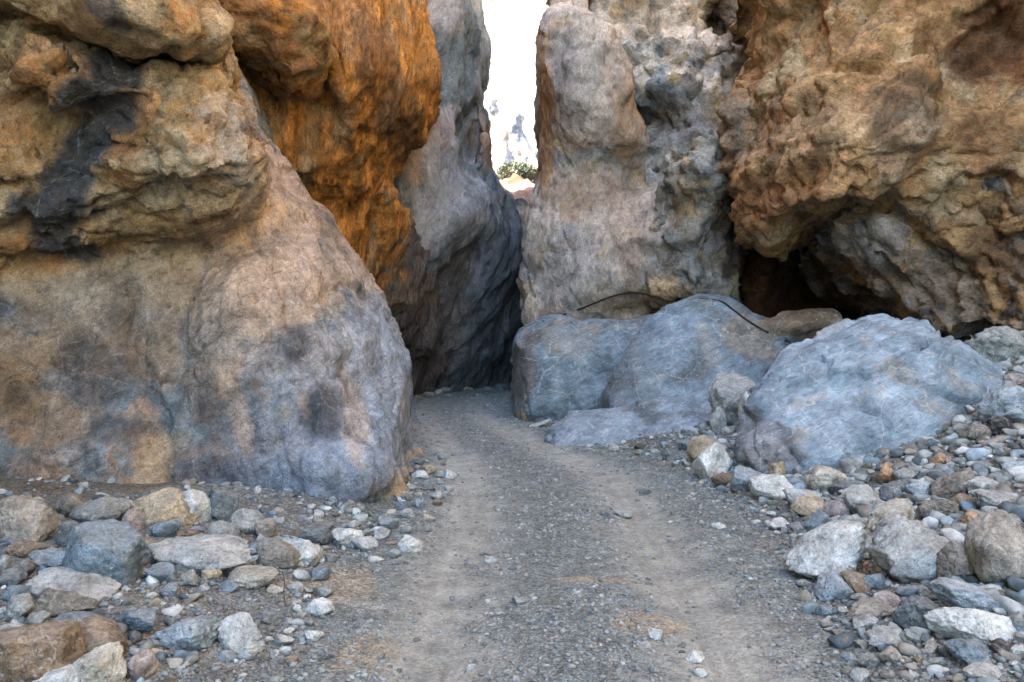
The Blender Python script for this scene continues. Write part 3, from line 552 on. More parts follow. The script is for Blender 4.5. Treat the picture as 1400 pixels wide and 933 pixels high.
m.face([(850, 20, 16.6), (840, 60, 16.4), (900, 60, 16.1), (900, 130, 15.9), (950, 130, 15.6), (930, 190, 15.8), (980, 40, 17.4), (1000, 100, 16.2), (950, 20, 16.6), (1020, 60, 15.4), (880, 180, 16.6), ('w', 6, 5, 15), ('w', 6, 9, 15), ('w', 2, 10, 17), ('w', 3, 14, 18), ('w', 9, 8, 16)],
       [(750, -60, 17.5), (757, 0, 17.5), (800, 25, 17), ('w', 1.9, 6), ('w', 1.7, 3), ('w', 9, 2.8), ('w', 15, 3), ('w', 15, 18), ('w', 4, 18), ('w', 1.5, 11)], k=0.6, slope=0.06, y0=16)
m.sub(P(886, 165, 15.9), (0.20, 1.3, 1.15), 0.12, rot=15); m.sub(P(985, 30, 16.8), (0.25, 1.2, 0.8), 0.2, rot=-10)
build('crag', m, [('fbm', 0.6, 0.25), ('ridge', 0.9, 0.22), ('facet', 1.2, 0.26), ('facet', 2.8, 0.12), ('ridge', 3.5, 0.09), ('fbm', 7, 0.05), ('pit', 2.5, 0.12)],
      [(.62, .57, .48), ((.38, .385, .36), 0.08, 1.2), (TAN, 0.18, 1.6), (BLUE, 0.24, 1.2)], [(985, 40, 17, 22, 70, 0, UMBER, .7), (900, 10, 16, 60, 30, 0, (.5, .42, .30), .6), (930, 160, 15.7, 50, 40, 20, (.25, .25, .26), 0.6), (780, 0, 17, 40, 40, 0, (.3, .18, .12), .7)], M_rough, cliff4, 79)

# ------------------------------------------------------------------ right front cliff: brown overhang above a dark cave
cliff5 = thing('cliff', 'craggy brown rock overhang with a black cave under it, upper right', 'cliff')
m = Mass((1.6, 18, 2.6, 6.9), (8.0, 22, 8.9, 13.2), (0.8, 8, 2.3, 6.2), 0.05)
m.face([(1010, 180, 12.4), (1020, 270, 12.2), (1060, 290, 11.2), (1060, 200, 11.2), (1040, 60, 12.2), (1100, 100, 11.0), (1100, 200, 10.5), (1100, 270, 10.6), (1160, 270, 10.5), (1200, 240, 10.1), (1200, 150, 10.1), (1200, 40, 10.5), (1280, 200, 9.9), (1280, 100, 10.0), (1260, 270, 10.3), (1330, 50, 10.9), (1390, 80, 10.6), (1390, 200, 9.8), (1340, 270, 10.1), (1400, 300, 9.9), (1330, 140, 10.2),
        ('w', 7.5, 3, 9.0), ('w', 7.5, 6, 9.4), ('w', 4, 7, 11), ('w', 9, 5, 8)],
       [(1050, -30, 12), (1030, 40, 12), (1000, 120, 12), (986, 185, 12), (1000, 230, 12), (1006, 265, 12), (1025, 298, 11.8), (1065, 304, 11.2), (1110, 288, 10.9), (1160, 282, 10.8), (1240, 282, 10.5), (1320, 300, 10.3), (1420, 330, 10), ('w', 9, 2.6), ('w', 17, 2.4), ('w', 17, 8.5), ('w', 4, 8.5)], k=0.5, slope=0.22, y0=11.5)
m.sub(P(1350, 45, 10.0), (0.9, 0.7, 0.45), 0.3, rot=-20); m.sub(P(1150, 300, 9.8), (1.0, 0.5, 0.08), 0.1)
build('overhang', m, [('fbm', 0.6, 0.18), ('ridge', 0.8, 0.12), ('block', 0.7, 0.22), ('billow', 1.0, 0.16, (0.35, 1, 1.5), 38), ('facet', 1.5, 0.13, (.6, 1, 1.3), 38), ('facet', 3.6, 0.05, (.6, 1, 1.3), 38), ('crack', 1.2, 0.06, (.5, 1, 1.4), 38), ('ridge', 4.0, 0.022), ('block', 6, 0.03), ('fbm', 12, 0.014)],
      [(.47, .29, .14), (TAN, 0.09, 1.0), (BROWN, 0.12, 1.5), (RUST, 0.2, 1.4, (1, 1, 1), .5), (SLATE, 0.26, 1.5, (1, 1, .7), 0.6)],
      [(1240, 190, 10, 60, 50, 30, (.3, .25, .18), 0.55), (1250, 130, 10, 50, 40, 0, (.14, .125, .105), 0.55), (1370, 60, 10.5, 80, 70, 0, (.12, .05, .025), 0.8), (1370, 180, 10, 60, 60, 0, (.2, .115, .055), .6), (1060, 260, 11, 60, 40, 0, (.40, .22, .10), 0.7), (1100, 170, 10.6, 60, 60, 0, (.44, .29, .16), 0.7), (1020, 130, 12, 20, 80, 10, (.2, .17, .15), .6)], M_rough, cliff5, 83)  # dark blob at top right paints the recess shadow into the rock
m = Mass((1.6, 18, 4.0, 6.9), (8.4, 22, 9.3, 13.2), (-0.5, 4.6, 1.0, 3.5), 0.05)
m.face([(1180, 330, 11.2), (1200, 370, 11.6), (1260, 330, 10.9), (1260, 400, 11.2), (1330, 350, 10.5), (1330, 420, 10.6), (1400, 380, 10.0), (1400, 430, 9.9), (1150, 310, 11.6), ('w', 7.5, 1.8, 9.3), ('w', 7.5, 3, 9.2), ('w', 9, 2, 8)],
       [(1140, 300, 11.4), (1160, 345, 11.4), (1190, 385, 11.4), (1240, 395, 11), (1275, 425, 10.8), (1310, 452, 10.6), (1360, 450, 10.2), (1410, 470, 10), ('w', 8, 0.3), ('w', 17, 0), ('w', 17, 4), ('w', 6, 3.6)], k=0.35, slope=0.25, y0=11)
build('lower_stratum', m, [('fbm', 0.7, 0.12), ('billow', 1.1, 0.24, (.35, 1, 1.6), -38), ('facet', 1.7, 0.14, (.5, 1, 1.4), -38), ('facet', 4, 0.05), ('ridge', 5, 0.045)],
      [(.31, .25, .18), (GREY, 0.06, 1.4), (BROWN, 0.12, 1.2), (SLATE, 0.25, 2)], [(1200, 330, 11, 40, 30, 0, PALE, .4), (1390, 330, 10, 40, 60, 0, UMBER, .6)], M_rough, cliff5, 89)
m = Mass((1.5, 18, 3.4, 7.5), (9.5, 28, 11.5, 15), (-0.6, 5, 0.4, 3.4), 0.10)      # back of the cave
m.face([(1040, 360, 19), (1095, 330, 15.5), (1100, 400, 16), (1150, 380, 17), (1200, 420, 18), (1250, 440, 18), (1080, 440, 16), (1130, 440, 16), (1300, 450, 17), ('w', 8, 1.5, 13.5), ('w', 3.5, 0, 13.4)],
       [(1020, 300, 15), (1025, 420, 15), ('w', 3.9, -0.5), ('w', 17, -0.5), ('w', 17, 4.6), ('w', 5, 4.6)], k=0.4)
build('cave_wall', m, [('fbm', 0.6, 0.25), ('block', 1.2, 0.25), ('ridge', 2.5, 0.1)], [(.07, .035, .018), ((.04, .024, .016), .05, 1)], [], M_rough, cliff5, 97)  # near-black base puts the cave's shade into the wall colour
m = Mass((2.5, 22, 4, 8), (-16, 24, 6, 12), (-1, 21, 5.2, 8), 0.32)      # the wall above and beside the overhang, out of view, shaped to bounce sunlight
m.face([('w', 4, 7.2, 12), ('w', 6, 7, 11), ('w', 7.2, 6.5, 8), ('w', 8, 6, 2), ('w', 8.4, 8, -6), ('w', 9, 3, -14), ('w', 8.2, 1, 4), ('w', 7.7, 1, 8), ('w', 3.5, 12, 14), ('w', 9, 14, -14), ('w', 14, 6, -15), ('w', 20, 6, -15)],
       [('w', 4.6, 8.6), ('w', 7.2, 7.6), ('w', 7.9, 4), ('w', 8.0, -0.8), ('w', 20.5, -0.8), ('w', 20.5, 20), ('w', 6.5, 20), ('w', 4.0, 14)], k=0.5, slope=0.1, y0=12)
build('upper_face', m, [('fbm', 0.3, 0.5), ('block', 0.6, 0.35), ('ridge', 1.2, 0.2)], [(.56, .40, .23), (TAN, 0.0, 0.6), (ORANGE, 0.15, .5)], [], M_rough, cliff5, 101)

# ------------------------------------------------------------------ big blue-grey boulders
m = Mass((-0.6, 3.6, 0.0, 2.9), (12.5, 16.6, 13.0, 15.6), (-0.6, 2.4, -0.3, 2.0), 0.045)
m.pillow([(702, 500), (704, 470), (722, 450), (760, 432), (800, 436), (860, 436), (900, 436), (905, 520), (900, 610), (760, 600), (722, 586), (704, 565)], 14.0, 1.0, 0.8, lean=0.12)
b1 = build('boulder', m, [('fbm', 0.8, 0.10), ('ridge', 1.2, 0.05), ('facet', 1.1, 0.10), ('ridge', 4, 0.012), ('fbm', 8, 0.014)],
      [(.225, .31, .36), (GREY, 0.15, 1.0), (SLATE, 0.2, 2.2, (1, 1, .7), .5), (PALE, .22, 2, (1, 1, 1), .4)], [(718, 510, 13.6, 20, 70, -8, (.17, .13, .10), .7), (712, 575, 13.6, 14, 14, 0, BROWN, .7), (780, 470, 13.6, 50, 20, 0, GREY, .6)], M_boulder, None, 103)
tag(b1, 'square-shouldered dark blue-grey boulder under the pillar, at the bend of the track', 'boulder')
m = Mass((0.2, 5.4, 0.5, 4.8), (10.2, 15.2, 10.6, 14.2), (-0.6, 2.7, -0.3, 2.3), 0.045)
m.pillow([(828, 560), (835, 520), (850, 485), (880, 450), (915, 418), (950, 405), (990, 408), (1030, 430), (1070, 455), (1088, 475), (1075, 520), (1050, 600), (960, 640), (850, 620)], 12.1, 0.85, 0.75, lean=0.45)
m.add(P(1100, 440, 12.8), (0.8, 0.5, 0.28), 0.3, rot=6)
b2 = build('boulder', m, [('fbm', 0.8, 0.10), ('ridge', 1.1, 0.06, (0.8, 1, 1.2)), ('facet', 1.0, 0.09, (.8, 1, 1.2)), ('ridge', 4, 0.012), ('fbm', 9, 0.012)],
      [(.265, .36, .42), (BLUE, 0.08, 1.0), (PALE, .2, 1.8, (1, 1, 1), .5), (SLATE, 0.25, 2.2, (1, 1, .7), .4)], [(1040, 460, 12, 45, 40, -25, (.30, .27, .21), .85), (1110, 440, 12.5, 60, 25, 0, (.28, .21, .13), .9), (870, 500, 12, 40, 60, 20, BLUE, .5)], M_boulder, None, 107)
tag(b2, 'domed blue-grey boulder with the black hose over its top', 'boulder')
m = Mass((0.0, 4.2, 0.4, 3.4), (9.6, 13.4, 10.0, 12.6), (-0.6, 1.3, -0.3, 1.0), 0.036)
m.pillow([(746, 596), (765, 578), (800, 566), (850, 560), (890, 548), (930, 546), (970, 556), (993, 576), (990, 604), (940, 640), (800, 640), (752, 622)], 11.0, 0.75, 0.34, lean=0.75)
b4 = build('boulder', m, [('fbm', 0.9, 0.06), ('facet', 1.0, 0.10, (1, 1, 1.3)), ('facet', 2.4, 0.03), ('ridge', 3.5, 0.014), ('fbm', 9, 0.01)],
      [(.30, .385, .44), (BLUE, 0.14, 1.2), (PALE, .2, 1.8, (1, 1, 1), .5)], [], M_boulder, None, 113)
tag(b4, 'low flat blue slab of rock in front of the domed boulder', 'boulder')
m = Mass((1.6, 6.4, 2.0, 5.7), (6.4, 11.8, 6.8, 10.6), (-0.5, 2.2, -0.1, 2.0), 0.034)
m.pillow([(1012, 610), (1022, 570), (1040, 532), (1075, 488), (1130, 450), (1180, 428), (1215, 424), (1250, 440), (1290, 475), (1340, 498), (1382, 525), (1350, 560), (1320, 600), (1300, 640), (1240, 680), (1150, 690), (1060, 670), (1020, 640)], 7.75, 1.0, 0.85, lean=0.62)
m.sub(P(1085, 600, 7.6), (0.04, 0.4, 0.4), 0.1, rot=25)
b3 = build('boulder', m, [('fbm', 0.9, 0.09), ('ridge', 1.1, 0.085, (0.7, 1, 1.3)), ('facet', 1.1, 0.12, (0.8, 1, 1.3)), ('facet', 2.2, 0.016, (.6, 1, 1.4)), ('ridge', 4.2, 0.009, (0.8, 1, 1.4)), ('fbm', 10, 0.011), ('crack', 1.5, 0.02)],
      [(.345, .455, .53), ((.265, .37, .44), 0.06, 1.0), (PALE, .16, 1.8, (1, 1, 1.4), .6), (SLATE, 0.27, 2.2, (1, 1, .7), .4)], [(1060, 610, 7.8, 40, 40, 0, (.24, .25, .25), .8), (1190, 440, 8, 50, 20, 0, (.30, .29, .26), .6)], M_boulder, None, 109)
tag(b3, 'huge pale blue boulder with white veins in front of the black cave', 'boulder')

# ------------------------------------------------------------------ beyond the gap: sunlit slope, rocks, cliff
def far_rock(name, px, py, d, w, h, thick, col, seed, label, parts=None):
    s = d / FPX; c = P(px, py, d); hw, hh = w / 2 * s, h / 2 * s; step = max(hw, hh) / 26
    m = Mass((c[0] - hw * 1.5, c[0] + hw * 1.5, c[0] - hw, c[0] + hw), (d - thick * 1.6, d + thick * 1.6, d - thick, d + thick), (c[2] - hh * 1.4, c[2] + hh * 1.4, c[2] - hh, c[2] + hh), step)
    m.D = m.ell(c, (hw, thick, hh))
    for (ax, ay, aw, ah) in (parts or []): m.add(P(ax, ay, d), (aw / 2 * s, thick * 0.7, ah / 2 * s), 0.3 * hw)
    o = build(name, m, [('fbm', 0.4, 0.4), ('ridge', 0.6, 0.2, (1, 1, .4)), ('block', 0.7, 0.2), ('ridge', 2.2, 0.06)], [col, (tuple(x * 0.75 for x in col), 0.05, 0.6), ((.45, .36, .27), .12, .5)], [], M_far, None, seed)
    return tag(o, label, 'rock') if label else o
m = Mass((-3.5, 4.5, -2.0, 2.2), (41, 52, 43, 49), (6, 17, 9, 15.5), 0.11)
m.pillow([(655, 170), (668, 138), (682, 142), (690, 168), (700, 158), (712, 160), (717, 182), (728, 200), (745, 206), (752, 300), (650, 300)], 44.5, 1.6, 0.9, lean=0.15)
fr = build('rock', m, [('fbm', 0.4, 0.3), ('ridge', 0.7, 0.2, (1, 1, .4)), ('facet', 0.8, 0.3, (1, 1, .5)), ('ridge', 2.2, 0.06)], [(.42, .42, .42), ((.30, .30, .31), .05, .7, (1, 1, .4)), ((.62, .48, .36), .12, .6)], [], M_far, None, 121)
tag(fr, 'pale knobbly rock outcrop in the sunlit gap behind the bush', 'rock')
far_rock('rock', 706, 312, 26, 34, 60, 1.0, (.17, .18, .20), 129, 'dark grey rock blocking the foot of the sunlit gap')
m = Mass((-40, 50, -3, 4), (55, 110, 62, 76), (-2, 75, 0, 45), 0.8)
m.face([('w', -30, 10, 70), ('w', 0, 0, 66), ('w', 0, 20, 68), ('w', 0, 40, 72), ('w', 20, 20, 62), ('w', 20, 50, 68), ('w', -20, 50, 80), ('w', 40, 20, 60)], [('w', -38, -2), ('w', 48, -2), ('w', 48, 66), ('w', 10, 72), ('w', -38, 68)], k=3)
fc = build('cliff', m, [('fbm', 0.08, 2.5), ('ridge', 0.2, 1.6, (1, 1, .6)), ('block', 0.25, 1.4), ('ridge', 0.7, 0.5)], [(.62, .58, .52), ((.55, .45, .33), .12, .2), ((.62, .52, .34), .2, .12)], [], M_far, None, 131)
tag(fc, 'sun-bleached white cliff seen far off through the gap', 'cliff')
m = Mass((-8, 12, -2, 3), (30, 52, 33, 46), (-1, 10, 4, 9), 0.22)
m.D = m.ell(P(700, 395, 42), (7, 8, 5.4))
m.add(P(725, 350, 38), (4, 4, 3), 1.0)
sl = build('slope', m, [('fbm', 0.4, 0.5), ('block', 0.9, 0.3), ('ridge', 2, 0.12)], [(.22, .12, .08), ((.28, .21, .16), .12, .8), ((.15, .08, .05), .15, .9)], [], M_far, None, 137)
tag(sl, 'red-brown earth slope at the foot of the sunlit gap', kind='structure')

# ------------------------------------------------------------------ green bush in the gap
def bush(name, px, py, d, w, h, n, label, seed):
    rng = np.random.default_rng(seed); s = d / FPX; c = P(px, py, d)
    o = thing(name, label, 'bush'); Vs, Fs, cs = [], [], []
    for i in range(n):
        u = rng.normal(size=3); u /= np.linalg.norm(u); r = rng.uniform(0.45, 1) ** 0.5
        lump = 1 + 0.25 * math.sin(5 * u[0] + 2 * u[2]) * math.cos(4 * u[1])
        p = c + u * r * lump * np.array([w / 2 * s, w / 2 * s * 0.8, h / 2 * s])
        a = rng.normal(size=3) + np.array([0, 0, 1.0]) + u; a /= np.linalg.norm(a); b = np.cross(a, rng.normal(size=3)); b /= np.linalg.norm(b)
        l = rng.uniform(0.06, 0.16); wd = l * 0.25; k = len(Vs)
        Vs += [p, p + a * l * 0.5 + b * wd, p + a * l, p + a * l * 0.5 - b * wd]; Fs.append((k, k + 1, k + 2, k + 3))
        g = rng.uniform(0.7, 1.3); cs += [(0.14 * g, 0.155 * g, 0.095 * g)] * 4
    make_obj('foliage', Vs, Fs, M_leaf, o, smooth=False, col=np.array(cs))
    Vs, Fs = [], []
    for i in range(9):
        a = rng.uniform(0, 6.28); top = c + np.array([math.cos(a) * w * 0.3 * s, math.sin(a) * w * 0.3 * s, h * 0.2 * s]); bot = c + np.array([math.cos(a) * .1, math.sin(a) * .1, -h * 0.55 * s]); k = len(Vs)
        for q, rr in ((bot, .04), (top, .012)):
            for j in range(5): Vs.append(q + np.array([math.cos(j * 1.2566) * rr, math.sin(j * 1.2566) * rr, 0]))
        for j in range(5): Fs.append((k + j, k + (j + 1) % 5, k + 5 + (j + 1) % 5, k + 5 + j))
    make_obj('stem', Vs, Fs, M_twig, o)
    return o
def plain(name, col, rough=0.8, attr=False):
    m = bpy.data.materials.new(name); m.use_nodes = True; b = m.node_tree.nodes['Principled BSDF']; b.inputs['Roughness'].default_value = rough
    nz = N(m.node_tree, 'ShaderNodeTexNoise'); nz.inputs['Scale'].default_value = 30
    mx = N(m.node_tree, 'ShaderNodeMix', data_type='RGBA', blend_type='MULTIPLY'); mx.inputs[0].default_value = 0.5; m.node_tree.links.new(nz.outputs[1], mx.inputs[7])
    if attr: m.node_tree.links.new(N(m.node_tree, 'ShaderNodeVertexColor', layer_name='Col').outputs[0], mx.inputs[6])
    else: mx.inputs[6].default_value = (*col, 1)
    m.node_tree.links.new(mx.outputs[2], b.inputs['Base Color'])
    return m
M_leaf = plain('leaf', (0.1, .14, .06), 0.6, True); M_twig = plain('twig', (.16, .11, .07)); M_hose = plain('black_rubber', (.012, .012, .013), 0.5)
bush('bush', 708, 238, 40, 58, 28, 6000, 'grey-green bush on the slope in the sunlit gap', 5)

# ------------------------------------------------------------------ loose stones
SC = dict(white=(.68, .69, .62), pale=(.50, .51, .46), cream=(.60, .55, .42), tan=(.52, .42, .27), grey=(.33, .345, .31), warm=(.35, .315, .25), blue=(.21, .275, .30), sky=(.36, .425, .44),
          slate=(.15, .178, .18), dark=(.06, .058, .053), brown=(.27, .195, .12), olive=(.2, .185, .14), orange=(.48, .28, .14), pink=(.46, .385, .34))
WORD = dict(white='white', pale='pale grey', cream='cream', tan='tan', grey='grey', warm='brownish grey', blue='blue', sky='pale blue', slate='slate grey', dark='nearly black', brown='brown', olive='dark olive', orange='orange-brown', pink='pinkish')
def ico(sub):
    bm = bmesh.new(); bmesh.ops.create_icosphere(bm, subdivisions=sub, radius=1); bm.verts.ensure_lookup_table()
    V = np.array([v.co[:] for v in bm.verts]); F = np.array([[v.index for v in f.verts] for f in bm.faces]); bm.free(); return V, F
ICO = {k: ico(k) for k in (1, 2, 3, 4, 5)}
def rock_shape(seed, sub, rnd, pits=0):
    """rnd 0 = angular block, 1 = water-worn cobble"""
    rnd *= 0.8; rng = np.random.default_rng(seed); V, F = ICO[sub]; V = V.copy()
    V *= (1 + (0.50 - 0.2 * rnd) * fbm(V * 0.9 + seed * 3.7, 2, seed))[:, None]
    for i in range(int(9 + 5 * rnd)):
        n = rng.normal(size=3); n /= np.linalg.norm(n); h = rng.uniform(0.34 + 0.36 * rnd, 0.76 + 0.16 * rnd); s = V @ n; m = s > h
        V[m] -= ((s[m] - h) * (0.94 - 0.25 * rnd))[:, None] * n
    if sub >= 3:
        V = relax(V, F, 0 if rnd < 0.5 else 1, 0.5)
        Nn = vnormals(V, F)
        V += Nn * (0.09 * fbm(V * 2.2 + seed, 3, seed + 1) + (0.075 - 0.035 * rnd) * (fbm(V * 4.0 + seed, 3, seed + 2, ridged=True) - 0.4) + 0.02 * fbm(V * 11, 3, seed + 3))[:, None]
        if pits: V += Nn * (-0.10 * sstep(0.2, 0.36, fbm(V * 2.6 + seed, 2, seed + 5)))[:, None]
    lo, hi = V.min(0), V.max(0); return (V - (lo + hi) / 2) / ((hi - lo) / 2), F
stone_list = []
def place_stone(px, py, w, h, rot, colour, rnd, seed, me=None, depth=None):
    d = depth or ray_ground(px, py + h * 0.46); s0 = d / FPX; ry = 0.5 * (w * 0.55 + h * 0.55) * s0
    d += 0.55 * ry; s = d / FPX; c = P(px, py, d); zb = ground_at(c[0], d)
    top = c[2] + h * 0.5 * s; bot = min(c[2] - h * 0.5 * s, zb - 0.2 * h * s)
    if me is None:
        V, F = rock_shape(seed, 5 if w > 44 else 4, rnd, pits=(rnd == 0.35)); o = make_obj('stone', V, F, M_stone)
    else:
        o = bpy.data.objects.new('stone', me); C.objects.link(o)
    a = math.radians(rot); rx, rz = w * 0.5 * s, (top - bot) / 2
    if rot:     # undo the growth of the box when tilted
        k = abs(math.cos(a)), abs(math.sin(a)); W, H = rx, rz; q = k[0] ** 4 - k[1] ** 4
        rx2 = (W * W * k[0] ** 2 - H * H * k[1] ** 2) / max(q, 0.2); rz2 = (H * H * k[0] ** 2 - W * W * k[1] ** 2) / max(q, 0.2)
        rx, rz = math.sqrt(max(rx2, (0.5 * W) ** 2)), math.sqrt(max(rz2, (0.45 * H) ** 2))
    o.location = (c[0], d, (top + bot) / 2); o.scale = (rx, max(ry, 0.45 * rx), rz); o.rotation_euler = (0, -a, 0)
    rng = random.Random(seed); g = rng.uniform(0.92, 1.15); o.color = (SC[colour][0] * g * 0.95, SC[colour][1] * g * 1.02, SC[colour][2] * g * 1.08, 1)
    return o
